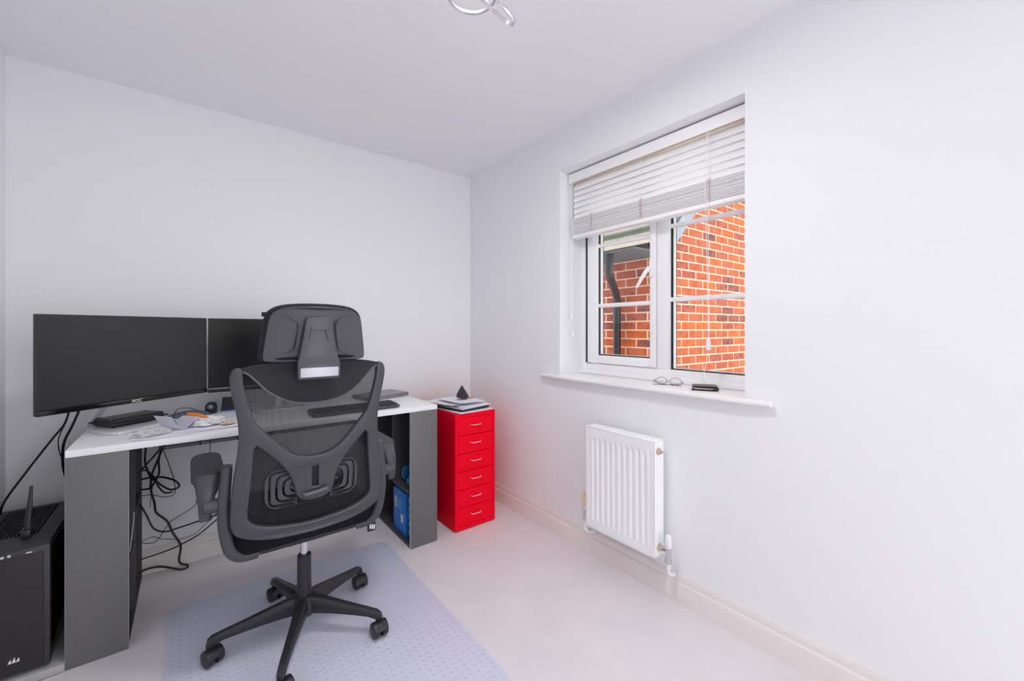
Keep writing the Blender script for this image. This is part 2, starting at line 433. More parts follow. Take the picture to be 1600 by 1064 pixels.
bar(bm, [wv(FX-0.034, -1.462, 1.498), wv(FX-0.050, -1.455, 1.482), wv(FX-0.054, -1.432, 1.448), wv(FX-0.054, -1.402, 1.405)], [0.02, 0.02, 0.017, 0.012], [0.014, 0.014, 0.012, 0.009], up=(1, 0, 0))
tube(bm, [wv(FX-0.02, -1.465, 1.50), wv(FX-0.044, -1.463, 1.50)], 0.009, 10)
obj('handle', bm, M['upvc'], sash)
# sill board
bm = NB()
pr = [(0.178, 0.925), (0.178, 0.903), (-0.030, 0.903), (-0.038, 0.905), (-0.0425, 0.910), (-0.043, 0.916), (-0.040, 0.922), (-0.034, 0.925)]
zz = 0.925
prism(bm, [(u, v) for u, v in pr], WY0+0.0005, WY1-0.0005, lambda u, v, d: Vector((u-FX, d+1.4745, v-zz)))
pr2 = [(-0.001, 0.925), (-0.001, 0.903), (-0.030, 0.903), (-0.038, 0.905), (-0.0425, 0.910), (-0.043, 0.916), (-0.040, 0.922), (-0.034, 0.925)]
prism(bm, pr2, WY0-0.098, WY0+0.0005, lambda u, v, d: Vector((u-FX if u > -0.02 or d > WY0-0.05 else u*0.75-FX, d+1.4745, v-zz)))
prism(bm, pr2, WY1-0.0005, WY1+0.135, lambda u, v, d: Vector((u-FX if u > -0.02 or d < WY1+0.05 else u*0.75-FX, d+1.4745, v-zz)))
obj('window_sill', bm, M['sill'], win, ang=35)

# ---------------------------------------------------------------- the house next door
bm = NB(); box(bm, -12, 14, -14, 12, -2.75, -2.65)
tag(struct(obj('ground', bm, M['ground'], smooth=False)), 'pale paving far below outside the window', 'ground')
HO = Vector((1.325, -0.765, -2.65))
house = thing('house', 'orange brick gable house standing outside the window', 'building', HO, R(-2.5))
EZ = 1.785+2.65                                                # eaves soffit height, local
def hz(z): return z+2.65
PITCH = R(45)
bm = NB()                                                     # gable end and long wall, mortar core
AP = 2.6; GB = hz(2.098)                                         # gable line: local z = GB + u * tan(pitch)
prism(bm, [(0.003, 0), (2*AP, 0), (2*AP, EZ), (AP, GB+AP), (0.003, GB)], 0.003, 2.6, lambda u, v, d: Vector((u, d, v)))
obj('mortar_wall', bm, M['mortar'], house, smooth=False)
def brick_mesh(lx, ly, lz, m, k):
    bm = NB(); box(bm, -lx/2, lx/2, -ly/2, ly/2, -lz/2, lz/2, 0.003, 1)
    me = bpy.data.meshes.new('brick'); bm.to_mesh(me); bm.free(); me.materials.append(m); return me
BM_B = [brick_mesh(0.213, 0.10, 0.064, m, 0) for m in BRICKS]
BM_A = [brick_mesh(0.10, 0.213, 0.064, m, 0) for m in BRICKS]
rest_v, rest_f = [], []
def rest_box(x0, x1, y0, y1, z0, z1):
    b = len(rest_v)
    for x in (x0, x1):
        for y in (y0, y1):
            for z in (z0, z1): rest_v.append((x, y, z))
    for f in ((0, 1, 3, 2), (4, 6, 7, 5), (0, 4, 5, 1), (2, 3, 7, 6), (0, 2, 6, 4), (1, 5, 7, 3)): rest_f.append(tuple(b+i for i in f))
nb = 0
for k in range(0, 95):
    zc = k*0.075+0.0425
    if zc > GB+AP: break
    even = k % 2 == 0
    us = [0.1075+0.225*i for i in range(24)] if even else [0.22+0.225*i for i in range(24)]
    for i, uc in enumerate(us):                                # gable face (runs along local x)
        ln = 0.213
        if uc+ln/2 > 2*AP: continue
        if zc-GB > min(uc, 2*AP-uc): continue
        wz = zc-2.65
        if 0.62 < wz < 2.62 and uc < 1.95:
            mi = random.choices((0, 1, 2, 3), (8, 3, 5, 1.2))[0]
            me = BM_B[mi]
            o = bpy.data.objects.new('brick', me); C.objects.link(o); o.parent = house
            o.location = (uc, 0.05+random.uniform(-0.0008, 0.0008), zc); nb += 1
        else:
            rest_box(uc-ln/2, uc+ln/2, 0.0, 0.08, zc-0.0325, zc+0.0325)
    if zc-0.04 > EZ: continue
    for wc in ([0.22+0.225*i for i in range(10)] if even else [0.1075+0.225*i for i in range(11)]):   # long face (runs along local y)
        wz = zc-2.65
        if 0.85 < wz and wc < 1.0:
            mi = random.choices((0, 1, 2, 3), (6, 2, 5, 3))[0]
            o = bpy.data.objects.new('brick', BM_A[mi]); C.objects.link(o); o.parent = house
            o.location = (0.05+random.uniform(-0.0008, 0.0008), wc, zc); nb += 1
        else:
            rest_box(0.0, 0.08, wc-0.1065, wc+0.1065, zc-0.0325, zc+0.0325)
me = bpy.data.meshes.new('far_bricks'); me.from_pydata(rest_v, [], rest_f); me.update()
o = obj('far_bricks', me, BRICKS[0], house, smooth=False); o['kind'] = 'stuff'
GO = -0.36                                                     # verge overhang
bm = NB(); box(bm, -0.44, -0.0005, -0.10, 2.6, EZ, EZ+0.012)
obj('soffit', bm, M['soffit'], house, smooth=False)
bm = NB(); box(bm, -0.462, -0.441, GO+0.02, 2.6, EZ+0.018, EZ+0.105, 0.003)
fa = obj('fascia', bm, M['fascia'], house)
bm = NB(); box(bm, -0.468, -0.4625, GO+0.02, 2.6, EZ+0.092, EZ+0.122, 0.002)  # thin green-grey strip along the top of the fascia
obj('green_strip', bm, M['greengrey'], fa)
bm = NB()
gp = [(-0.058*math.cos(a)-0.520, EZ+0.185-0.065*math.sin(a)) for a in [PI*k/10 for k in range(11)]]
gp += [(-0.053*math.cos(a)-0.520, EZ+0.185-0.060*math.sin(a)) for a in [PI*(10-k)/10 for k in range(11)]]
prism(bm, gp, GO+0.02, 2.6, lambda u, v, d: Vector((u, d, v)))
obj('gutter', bm, M['fascia'], house)
bm = NB()
prism(bm, [(-0.36, GB-0.22), (AP, GB+AP+0.14), (2*AP+0.36, GB-0.22), (2*AP+0.36, GB-0.26), (AP, GB+AP+0.10), (-0.36, GB-0.26)], GO+0.01, 2.6, lambda u, v, d: Vector((u, d, v)))
obj('roof', bm, M['rooftile'], house, smooth=False)
bm = NB()
prism(bm, [(-0.47, EZ-0.03), (-0.345, EZ-0.03), (AP, GB+AP), (AP, GB+AP+0.125), (-0.40, GB-0.275), (-0.47, GB-0.29)], GO, GO+0.022, lambda u, v, d: Vector((u, d, v)))
obj('barge_board', bm, M['barge'], house, smooth=False)
bm = NB(); prism(bm, [(-0.02, GB-0.02), (AP, GB+AP), (AP, GB+AP+0.012), (-0.02, GB-0.008)], GO+0.022, 0.0, lambda u, v, d: Vector((u, d, v)))
obj('verge_soffit', bm, M['barge'], house, smooth=False)
bm = NB()
tube(bm, crom([(-0.40, 0.17, EZ), (-0.40, 0.17, EZ-0.10), (-0.37, 0.19, EZ-0.17), (-0.13, 0.33, EZ-0.29), (-0.075, 0.365, EZ-0.36), (-0.07, 0.37, EZ-0.45), (-0.07, 0.37, EZ-1.6), (-0.07, 0.37, 0.0)], 5), 0.033, 14)
pipe = obj('downpipe', bm, M['pipe'], house)
bm = NB()
for zz_ in (EZ-0.40, EZ-1.2):
    lathe(bm, [(0.038, zz_), (0.040, zz_+0.004), (0.040, zz_+0.036), (0.038, zz_+0.04)], 16, Matrix.Translation((-0.07, 0.37, 0)))
    box(bm, -0.035, 0.0, 0.30, 0.44, zz_+0.012, zz_+0.028, 0.003)
obj('pipe_clip', bm, M['pipe'], pipe)

# ================================================================== VENETIAN BLIND
bl = thing('venetian_blind', 'white wooden slatted blind half raised in the window', 'blind', (0.10, -1.475, 2.10))
def by(y): return y+1.475
Y0, Y1 = by(-1.975), by(-0.976)
bm = NB(); box(bm, -0.036, -0.026, Y0, Y1, -0.058, -0.004, 0.003)
obj('valance', bm, M['blind'], bl)
bm = NB(); box(bm, -0.022, 0.030, Y0+0.004, Y1-0.004, -0.048, -0.006, 0.002)
obj('headrail', bm, M['blind'], bl)
bm = NB(); box(bm, -0.0255, -0.0225, Y0+0.006, Y1-0.02, -0.062, -0.049)
obj('rail_edge', bm, M['blindwood'], bl, smooth=False)
def slat_mesh(tilt):
    bm = NB(); sec = []
    for k in range(9):
        u = -0.025+0.05*k/8; sec.append((u, 0.004*(1-(u/0.025)**2)))
    sec2 = [(u, v-0.0028) for u, v in reversed(sec)]
    ct, st = math.cos(tilt), math.sin(tilt)
    prism(bm, sec+sec2, Y0+0.012, Y1-0.012, lambda u, v, d: Vector((u*ct-v*st, d, u*st+v*ct)))
    me = bpy.data.meshes.new('slat'); bmesh.ops.recalc_face_normals(bm, faces=bm.faces); bm.to_mesh(me); bm.free()
    finish(me, True, 50); me.materials.append(M['blind']); return me
ms = slat_mesh(R(66))
for k in range(6):
    o = bpy.data.objects.new('slat', ms); C.objects.link(o); o.parent = bl
    o.location = (0.004, 0, -0.074-0.0335*k)
mst = slat_mesh(R(2))
NST = 23; z0s = -0.262; dzs = 0.0042
for k in range(NST):
    o = bpy.data.objects.new('slat', mst); C.objects.link(o); o.parent = bl
    o.location = (0.004+random.uniform(-0.0018, 0.0018), random.uniform(-0.0015, 0.0015), z0s-dzs*k)
zb = z0s-dzs*NST-0.001
bm = NB(); box(bm, -0.022, 0.030, Y0+0.012, Y1-0.012, zb-0.021, zb, 0.004)
obj('bottom_rail', bm, M['blind'], bl)
for yy in (-1.14, -1.46, -1.80):
    bm = NB()
    for xx in (-0.024, 0.032):
        tube(bm, [(xx, by(yy), -0.06), (xx, by(yy), zb-0.01)], 0.0009, 5)
    obj('ladder_cord', bm, M['cord'], bl)
    bm = NB(); pts = []
    for k in range(19):
        pts.append((-0.0265-0.002*(k % 2), by(yy)-0.006+0.012*(k % 2), z0s+0.002-(dzs*NST)*k/18.0))
    tube(bm, pts, 0.0014, 5); tube(bm, [(p[0]-0.001, p[1]-0.006, p[2]) for p in pts], 0.0012, 5)
    obj('gathered_cord', bm, M['tape'], bl)
bm = NB()
tube(bm, crom([(-0.040, by(-1.80), -0.06), (-0.042, by(-1.795), -0.30), (-0.040, by(-1.802), -0.6), (-0.030, by(-1.803), -0.955)], 5), 0.0011, 6)
tube(bm, crom([(-0.036, by(-1.806), -0.06), (-0.036, by(-1.804), -0.35), (-0.036, by(-1.808), -0.7), (-0.028, by(-1.806), -0.955)], 5), 0.0011, 6)
tube(bm, crom([(-0.030, by(-1.804), -1.0), (-0.032, by(-1.79), -1.08), (-0.03, by(-1.777), -1.125), (0.0, by(-1.776), -1.145)], 5), 0.0011, 6)
obj('pull_cord', bm, M['cord'], bl)
bm = NB(); lathe(bm, [(0.004, 0), (0.010, 0.004), (0.010, 0.030), (0.008, 0.046), (0.003, 0.05)], 12, Matrix.Translation((-0.030, by(-1.804), -1.003)))
obj('cord_joiner', bm, M['cord'], bl)
bm = NB()
for q, (yy, ze) in enumerate(((-1.002, -0.845), (-1.012, -0.945))):
    tube(bm, crom([(-0.038, by(yy), -0.06), (-0.039, by(yy)+0.002, -0.4), (-0.038, by(yy), ze+0.02)], 5), 0.0010, 6)
obj('tilt_cord', bm, M['cord'], bl)
for yy, ze in ((-1.002, -0.845), (-1.012, -0.945)):
    bm = NB(); lathe(bm, [(0.004, -0.012), (0.0075, -0.008), (0.0085, 0.0), (0.006, 0.012), (0.002, 0.02)], 12, Matrix.Translation((-0.038, by(yy), ze)))
    obj('tassel', bm, M['cord'], bl)

# ================================================================== RADIATOR
rd = thing('radiator', 'white ribbed panel radiator on the wall under the window', 'radiator', (-0.07, -1.4585, 0.195))
bm = NB(); ry0, ry1, rh = -0.1945, 0.1945, 0.50
def rad_x(y, z):
    n = 11; w = (ry1-ry0-0.034)/n; s = (y-(ry0+0.017))/w
    if s < 0 or s > n: return 0.0
    e = min(1.0, max(0.0, (z-0.040)/0.014))*min(1.0, max(0.0, (rh-0.052-z)/0.014))
    ph = s-math.floor(s); q = min(ph, 1-ph)*2
    return 0.009*e*max(0.0, 1-max(0.0, (q-0.22)/0.34)) if q < 0.56 else 0.0
ys = [ry0+(ry1-ry0)*i/176 for i in range(177)]; zs = [0, 0.02, 0.040, 0.047, 0.054, 0.25, rh-0.066, rh-0.059, rh-0.052, rh-0.03, rh]
g = [[bm.verts.new((-0.034+rad_x(y, z), y, z)) for z in zs] for y in ys]
for i in range(176):
    for j in range(len(zs)-1): bm.faces.new((g[i][j], g[i+1][j], g[i+1][j+1], g[i][j+1]))
rp = obj('front_panel', bm, M['rad'], rd, ang=60)
bm = NB()
box(bm, -0.034, 0.034, ry0-0.003, ry0-0.0002, 0, rh, 0.001, 1); box(bm, -0.034, 0.034, ry1+0.0002, ry1+0.003, 0, rh, 0.001, 1)
obj('side_panel', bm, M['rad'], rd)
bm = NB(); box(bm, -0.035, 0.034, ry0-0.002, ry1+0.002, rh, rh+0.006, 0.002)
for k in range(18):
    y = ry0+0.02+k*0.0205
    box(bm, -0.02, 0.024, y, y+0.012, rh+0.006, rh+0.009)
obj('top_grille', bm, M['rad'], rd)
bm = NB(); box(bm, 0.020, 0.034, ry0, ry1, 0.004, rh-0.004)
obj('back_panel', bm, M['rad'], rd, smooth=False)
bm = NB(); box(bm, 0.034, 0.070, -0.12, -0.09, 0.1, 0.42); box(bm, 0.034, 0.070, 0.09, 0.12, 0.1, 0.42)
obj('wall_bracket', bm, M['rad'], rd, smooth=False)
RX = Matrix.Rotation(PI/2, 4, 'X')
bm = NB(); lathe(bm, [(0.016, 0), (0.016, 0.004), (0.011, 0.006), (0.011, 0.012), (0.007, 0.014), (0.007, 0.020), (0.002, 0.021)], 14, Matrix.Translation((-0.008, ry0-0.003, rh-0.04)) @ RX)
obj('bleed_plug', bm, M['brass'], rd)
bm = NB(); lathe(bm, [(0.016, 0), (0.016, 0.004), (0.012, 0.006), (0.012, 0.018), (0.008, 0.020)], 14, Matrix.Translation((-0.002, ry0-0.003, 0.04)) @ RX)
obj('union_nut', bm, M['brass'], rd)
# lockshield valve, right
vy = ry0-0.048
bm = NB()
tube(bm, [(-0.002, ry0-0.018, 0.04), (-0.002, vy, 0.04)], 0.009, 10)
tube(bm, [(-0.002, vy, 0.055), (-0.002, vy, 0.0)], 0.012, 12); tube(bm, [(-0.002, vy, 0.010), (-0.002, vy, -0.012)], 0.014, 6)
vb = obj('valve_body', bm, M['chrome'], rd)
bm = NB(); lathe(bm, [(0.012, 0.055), (0.014, 0.058), (0.0135, 0.10), (0.010, 0.108), (0.004, 0.109)], 16, Matrix.Translation((-0.002, vy, 0)))
obj('lockshield_cap', bm, M['white'], vb)
bm = NB(); tube(bm, [(-0.002, vy, -0.012), (-0.002, vy, -0.05), (0.012, vy, -0.066), (0.040, vy, -0.074)], 0.009, 10)
obj('pipe', bm, M['white'], rd)
# thermostatic valve, left
vy = ry1+0.040
bm = NB()
tube(bm, [(0.0, ry1+0.004, 0.04), (0.0, vy, 0.04)], 0.009, 10); tube(bm, [(0, vy, 0.075), (0, vy, 0.0)], 0.0115, 12)
tube(bm, [(0, vy, 0.078), (0, vy, 0.058)], 0.015, 6)
vb = obj('valve_body', bm, M['chrome'], rd)
bm = NB(); lathe(bm, [(0.015, 0.078), (0.018, 0.084), (0.018, 0.125), (0.015, 0.15), (0.011, 0.158), (0.003, 0.16)], 16, Matrix.Translation((0, vy, 0)))
obj('thermostat_head', bm, M['cream'], vb)
bm = NB()
for a in (-150, -120): tube(bm, [(0.0182*math.cos(R(a)), vy+0.0182*math.sin(R(a)), 0.122), (0.0165*math.cos(R(a)), vy+0.0165*math.sin(R(a)), 0.152)], 0.0016, 6)
obj('grip_mark', bm, M['brass'], vb)
bm = NB(); tube(bm, crom([(0, vy, 0.0), (0, vy, -0.035), (0.006, vy-0.012, -0.055), (0.045, vy-0.025, -0.062)], 4), 0.0085, 10)
obj('pipe', bm, M['white'], rd)

# ================================================================== DESK
DK = thing('desk', 'white topped desk with grey panel legs and open shelves', 'desk', (-1.3145, -0.31, 0))
def dx(x): return x+1.3145
def dy(y): return y+0.31
def dbox(bm, x0, x1, y0, y1, z0, z1, bev=0.0): box(bm, dx(x0), dx(x1), dy(y0), dy(y1), z0, z1, bev)
DX0, DX1, DY0, DY1, DZ = -2.034, -0.595, -0.597, -0.030, 0.765
bm = NB(); dbox(bm, DX0, DX1, DY0, DY1, 0.740, DZ, 0.0015)
obj('desk_top', bm, M['deskwhite'], DK)
for s in (0, 1):
    xo, xi = (DX0, -1.872) if s == 0 else (DX1, -0.752)
    a, b = min(xo, xi), max(xo, xi)
    bm = NB(); dbox(bm, a, b, DY0+0.001, DY0+0.018, 0.0, 0.740, 0.001)
    fp = obj('front_panel', bm, M['deskgrey'], DK)
    bm = NB()
    ex = b+0.0003 if s == 0 else a-0.0003
    dbox(bm, min(ex, ex-0.001), max(ex, ex-0.001)+0.0006, DY0+0.002, DY0+0.017, 0.001, 0.739)
    if s == 0: dbox(bm, DX0-0.0008, DX0+0.0002, DY0+0.002, DY0+0.017, 0.001, 0.739)
    obj('edge_band', bm, M['deskedge'], fp, smooth=False)
    sx = (DX0, DX0+0.016) if s == 0 else (DX1-0.016, DX1)
    bm = NB(); dbox(bm, sx[0], sx[1], DY0+0.018, DY1-0.004, 0.0, 0.740)
    obj('side_panel', bm, M['deskdark'], DK, smooth=False)
    ia, ib = (DX0+0.016, xi) if s == 0 else (xi, DX1-0.016)
    bm = NB(); dbox(bm, ia, ib, -0.345, -0.329, 0.018 if s == 0 else 0.306, 0.740)
    obj('divider', bm, M['deskdark'], DK, smooth=False)
    bm = NB(); dbox(bm, ia, ib, DY1-0.022, DY1-0.006, 0.018, 0.740)
    obj('back_panel', bm, M['deskdark'], DK, smooth=False)
    bm = NB(); dbox(bm, ia, ib, DY0+0.018, DY1-0.006, 0.0, 0.018)
    obj('base_board', bm, M['deskdark'], DK, smooth=False)
    bm = NB(); dbox(bm, ia, ib, DY0+0.018, -0.345, 0.290, 0.306)
    obj('shelf', bm, M['deskdark'], DK, smooth=False)
    bm = NB(); dbox(bm, ia, ib, -0.329, DY1-0.022, 0.40, 0.416)
    obj('shelf', bm, M['deskdark'], DK, smooth=False)
bm = NB(); lathe(bm, [(0.006, 0), (0.006, 0.002), (0.003, 0.0025)], 10, Matrix.Translation((dx(-0.6112), dy(-0.545), 0.70)) @ Matrix.Rotation(-PI/2, 4, 'Y'))
obj('screw', bm, M['steel'], DK)
bm = NB(); dbox(bm, XL+0.021, DX0-0.001, -0.602, -0.05, 0.004, 0.030, 0.001)
obj('tower_shelf', bm, M['deskedge'], DK)
# wire cable tray slung under the top
bm = NB()
ty0, ty1 = -0.44, -0.33
for yy, zq in ((ty0, 0.700), (ty0, 0.712), (ty0, 0.724), (ty0, 0.690), (-0.40, 0.686), (-0.365, 0.686), (ty1, 0.690), (ty1, 0.72)):
    tube(bm, [(dx(-1.79), dy(yy), zq), (dx(-0.98), dy(yy), zq)], 0.0018, 6)
for k in range(7):
    xx = -1.79+k*0.135
    tube(bm, [(dx(xx), dy(ty0), 0.738), (dx(xx), dy(ty0), 0.688), (dx(xx), dy(ty1), 0.688), (dx(xx), dy(ty1), 0.738)], 0.0022, 6)
obj('cable_tray', bm, M['cable'], DK)

# ================================================================== MONITORS
def monitor(loc, rotz, label, w, h, zb, scr, group):
    t = thing('monitor', label, 'monitor', loc, rotz, group)
    z0 = zb-loc[2]
    bm = NB(); box(bm, -w/2, w/2, 0.004, 0.022, z0, z0+h, 0.003)
    box(bm, -w/2+0.08, w/2-0.08, 0.022, 0.048, z0+0.05, z0+h-0.06, 0.012)
    hs = obj('housing', bm, M['plastic2'], t)
    bm = NB(); box(bm, -w/2+0.002, w/2-0.002, 0.0, 0.004, z0+0.021, z0+h-0.002, 0.0008, 1)
    obj('screen', bm, scr, t)
    bm = NB(); box(bm, -w/2, w/2, -0.003, 0.0035, z0, z0+0.020, 0.003)
    obj('chin', bm, M['bezel'], t)
    return t, z0
mon, z0 = monitor((-1.868, -0.368, DZ), R(35.4), 'large dark grey monitor turned towards the chair on a silver stand', 0.596, 0.360, 0.883, M['screen'], 'desk monitors')
me = text_mesh('AOC', 0.0175, 0.0006)
o = obj('maker_name', me, M['text'], mon, (0.0, -0.0036, z0+0.0035), (PI/2, 0, 0), smooth=False)
def m1(x, y):                                                  # world -> monitor local
    v = Matrix.Rotation(-R(35.4), 3, 'Z') @ Vector((x+1.868, y+0.368, 0)); return (v.x, v.y)
bp = [(-2.03, -0.250), (-1.995, -0.335), (-1.952, -0.398), (-1.925, -0.412), (-1.895, -0.408), (-1.76, -0.285), (-1.735, -0.245), (-1.76, -0.215), (-1.88, -0.12), (-1.96, -0.085), (-2.02, -0.115)]
bp = smooth2([m1(*p) for p in bp]+[m1(*bp[0])], 4)[:-1]
me = filled([bp], 0.003, 0.003, lambda u, v, d: Vector((u, v, 0.0068+d)))
obj('stand_base', me, M['silver'], mon)
bm = NB()
a = m1(-2.030, -0.15); b = m1(-2.012, -0.165); c = m1(-1.965, -0.225); d = m1(-1.905, -0.29)
bar(bm, [(a[0], a[1], 0.008), (b[0], b[1], 0.045), (c[0], c[1], 0.12), (d[0], d[1], 0.20), (0.0, 0.046, 0.25)], [0.05, 0.046, 0.04, 0.04, 0.04], 0.012, up=(0.3, -1, 0.2))
obj('stand_arm', bm, M['silver'], mon)
mon2, z2 = monitor((-1.318, -0.2, DZ), 0.0, 'black monitor behind the chair headrest, parallel to the wall', 0.608, 0.362, 0.880, M['screen2'], 'desk monitors')
bm = NB(); box(bm, -0.015, 0.015, 0.03, 0.045, 0.008, 0.25, 0.004)
obj('stand_arm', bm, M['silver'], mon2)
me = filled([rrect(-0.12, 0.12, -0.07, 0.09, 0.04)], 0.003, 0.003, lambda u, v, d: Vector((u, v, 0.0068+d)))
obj('stand_base', me, M['silver'], mon2)
bm = NB(); box(bm, -0.302, 0.302, -0.0045, -0.0035, z2+0.018, z2+0.0205)
obj('chin_line', bm, M['label'], mon2, smooth=False)

# ================================================================== COMPUTER TOWER
pcx0, pcx1, pcy0, pcy1, pcz0, pcz1 = -2.283, -2.070, -0.590, -0.110, 0.0315, 0.4535
pc = thing('computer_tower', 'black computer tower on the low shelf beside the desk', 'computer', ((pcx0+pcx1)/2, (pcy0+pcy1)/2, pcz0))
hx, hy, hh = (pcx1-pcx0)/2, (pcy1-pcy0)/2, pcz1-pcz0
bm = NB(); box(bm, -hx, hx-0.006, -hy+0.020, hy, 0.012, hh, 0.002)
obj('case_body', bm, M['pc'], pc)
bm = NB(); box(bm, -hx, hx, -hy, -hy+0.0195, 0.010, hh, 0.003)
fr = obj('front_bezel', bm, M['pc'], pc)
bm = NB(); box(bm, -hx+0.010, hx-0.014, -hy-0.002, -hy, 0.018, hh-0.020, 0.0015)
obj('front_mesh', bm, M['pcmesh'], fr)
bm = NB(); box(bm, hx-0.0055, hx-0.001, -hy+0.024, hy-0.01, 0.02, hh-0.012, 0.001)
obj('side_panel', bm, M['pcglass'], pc)
for sx in (-1, 1):
    for sy in (-1, 1):
        bm = NB(); box(bm, sx*(hx-0.03)-0.012, sx*(hx-0.03)+0.012, sy*(hy-0.05)-0.02, sy*(hy-0.05)+0.02, 0.0, 0.012, 0.002)
        obj('foot', bm, M['pcdark'], pc)
bm = NB(); box(bm, -hx+0.02, hx-0.055, -hy+0.14, hy-0.028, hh, hh+0.0008)
vt = obj('top_vent', bm, M['pcdark'], pc, smooth=False)
for k in range(15):
    bm = NB(); xx = -hx+0.021+k*0.0092
    box(bm, xx, xx+0.0040, -hy+0.14, hy-0.028, hh+0.0008, hh+0.0024)
    obj('vent_slat', bm, M['pc'], vt, smooth=False)
bm = NB()
for q in ((-0.087, -0.004), (-0.072, 0.0)):
    lathe(bm, [(0.0045, 0), (0.0045, 0.001), (0.003, 0.0012)], 12, Matrix.Translation((q[0]+0.087, -hy-0.0002, hh-0.0135+q[1]*0.2)) @ RX)
obj('jack_ring', bm, M['label'], fr)
bm = NB(); box(bm, 0.052, 0.066, -hy-0.001, -hy, hh-0.017, hh-0.0125)
obj('drive_light', bm, M['label'], fr, smooth=False)
bm = NB()                                                     # three-sail emblem
for q in range(3):
    x0 = 0.012+q*0.009; hgt = 0.013+0.005*(q == 1)
    prism(bm, [(x0, 0.066), (x0+0.0085, 0.066), (x0+0.0065, 0.066+hgt), (x0+0.0035, 0.066+hgt*0.6)], -hy-0.0032, -hy-0.0022, lambda u, v, d: Vector((u, d, v-0.012)))
obj('emblem', bm, M['white'], fr, smooth=False)
an = thing('wifi_antenna', 'small black antenna standing on top of the computer tower', 'antenna', (-2.146, -0.475, pcz1+0.0003))
bm = NB(); box(bm, -0.013, 0.013, -0.020, 0.016, 0, 0.030, 0.006); obj('base', bm, M['plastic2'], an)
bm = NB(); bar(bm, [(0.0, -0.004, 0.012), (0.003, -0.003, 0.06), (0.007, 0.0, 0.12), (0.010, 0.002, 0.178)], [0.018, 0.016, 0.012, 0.008], [0.012, 0.011, 0.009, 0.006], up=(0, 1, 0)); obj('blade', bm, M['plastic2'], an)

# ================================================================== RED DRAWER CABINET
RC = thing('drawer_cabinet', 'red metal cabinet with six drawers in the corner', 'cabinet', (-0.335, -0.377, 0))
cw, cdp, ch = 0.142, 0.215, 0.690
bm = NB()
box(bm, -cw, -cw+0.004, -cdp, cdp, 0.006, ch); box(bm, cw-0.004, cw, -cdp, cdp, 0.006, ch)
box(bm, -cw+0.004, cw-0.004, cdp-0.004, cdp, 0.006, ch); box(bm, -cw+0.004, cw-0.004, -cdp+0.001, cdp-0.004, 0.006, 0.012)
box(bm, -cw+0.004, cw-0.004, -cdp, cdp-0.004, ch-0.004, ch)
box(bm, -cw+0.004, -cw+0.018, -cdp, -cdp+0.012, 0.012, ch-0.004); box(bm, cw-0.018, cw-0.004, -cdp, -cdp+0.012, 0.012, ch-0.004)
box(bm, -cw+0.018, cw-0.018, -cdp, -cdp+0.012, ch-0.024, ch-0.004); box(bm, -cw+0.018, cw-0.018, -cdp, -cdp+0.012, 0.012, 0.030)
obj('body', bm, M['red'], RC, smooth=False)
bm = NB()
for sx in (-1, 1):
    for sy in (-1, 1): lathe(bm, [(0.012, 0.0), (0.012, 0.006)], 12, Matrix.Translation((sx*(cw-0.02), sy*(cdp-0.02), 0)))
obj('foot', bm, M['plastic2'], RC)
dh = (ch-0.024-0.030)/6
for k in range(6):
    z0_ = 0.030+k*dh
    bm = NB(); box(bm, -cw+0.0195, cw-0.0195, -cdp-0.001, -cdp+0.006, z0_+0.0015, z0_+dh-0.0015, 0.0015, 1)
    box(bm, -cw+0.022, cw-0.022, -cdp+0.006, cdp-0.02, z0_+0.004, z0_+dh-0.015)
    dr = obj('drawer', bm, M['red'], RC)
    bm = NB(); zc = z0_+dh*0.56
    tube(bm, [(-0.034, -cdp-0.0005, zc), (-0.034, -cdp-0.007, zc), (-0.026, -cdp-0.017, zc-0.001), (0.026, -cdp-0.017, zc-0.001), (0.034, -cdp-0.007, zc), (0.034, -cdp-0.0005, zc)], 0.0026, 8)
    obj('handle', bm, M['handle'], dr)

# ================================================================== OFFICE CHAIR
chair = thing('office_chair', 'black mesh-back swivel office chair with headrest at the desk', 'chair', (-1.337, -0.9, 0.0042))
LEAN = math.tan(R(4))
def bk(u, v, d): return Vector((u, -0.16-(v-0.5)*LEAN+0.35*u*u-d, v))      # d > 0 towards the camera side
outer = smooth2([(0, .455), (.08, .458), (.133, .463), (.185, .475), (.232, .497), (.250, .532), (.251, .58), (.249, .62), (.243, .69), (.235, .75),
         (.229, .82), (.231, .87), (.239, .925), (.248, .97), (.254, 1.01), (.253, 1.035), (.245, 1.052), (.231, 1.059), (.220, 1.050)], 3)
inner = smooth2([(.220, 1.050), (.219, 1.03), (.217, 1.0), (.206, .95), (.193, .90), (.178, .868), (.15, .833), (.12, .798), (.085, .763), (.05, .742), (.02, .735), (0, .734)], 3)
half = outer+inner[1:]
full = half[:-1]+[half[-1]]+[(-u, v) for u, v in reversed(half[1:-1])]
hr = smooth2([(0, .496), (.04, .497), (.11, .504), (.165, .518), (.196, .540), (.203, .567), (.198, .631), (.190, .726), (.187, .785)], 3)
hl = smooth2([(.180, .795), (.15, .766), (.115, .727), (.085, .684), (.070, .645), (.061, .605), (.045, .584), (.02, .575), (0, .574)], 3)
hh_ = hr+hl
hole = hh_+[(-u, v) for u, v in reversed(hh_[1:-1])]
slot = [(-0.010, .695), (0.010, .695), (0.010, .622), (-0.010, .622)]
me = filled([full, hole, slot], 0.007, 0.007, bk)
obj('back_frame', me, M['plastic'], chair, ang=50)
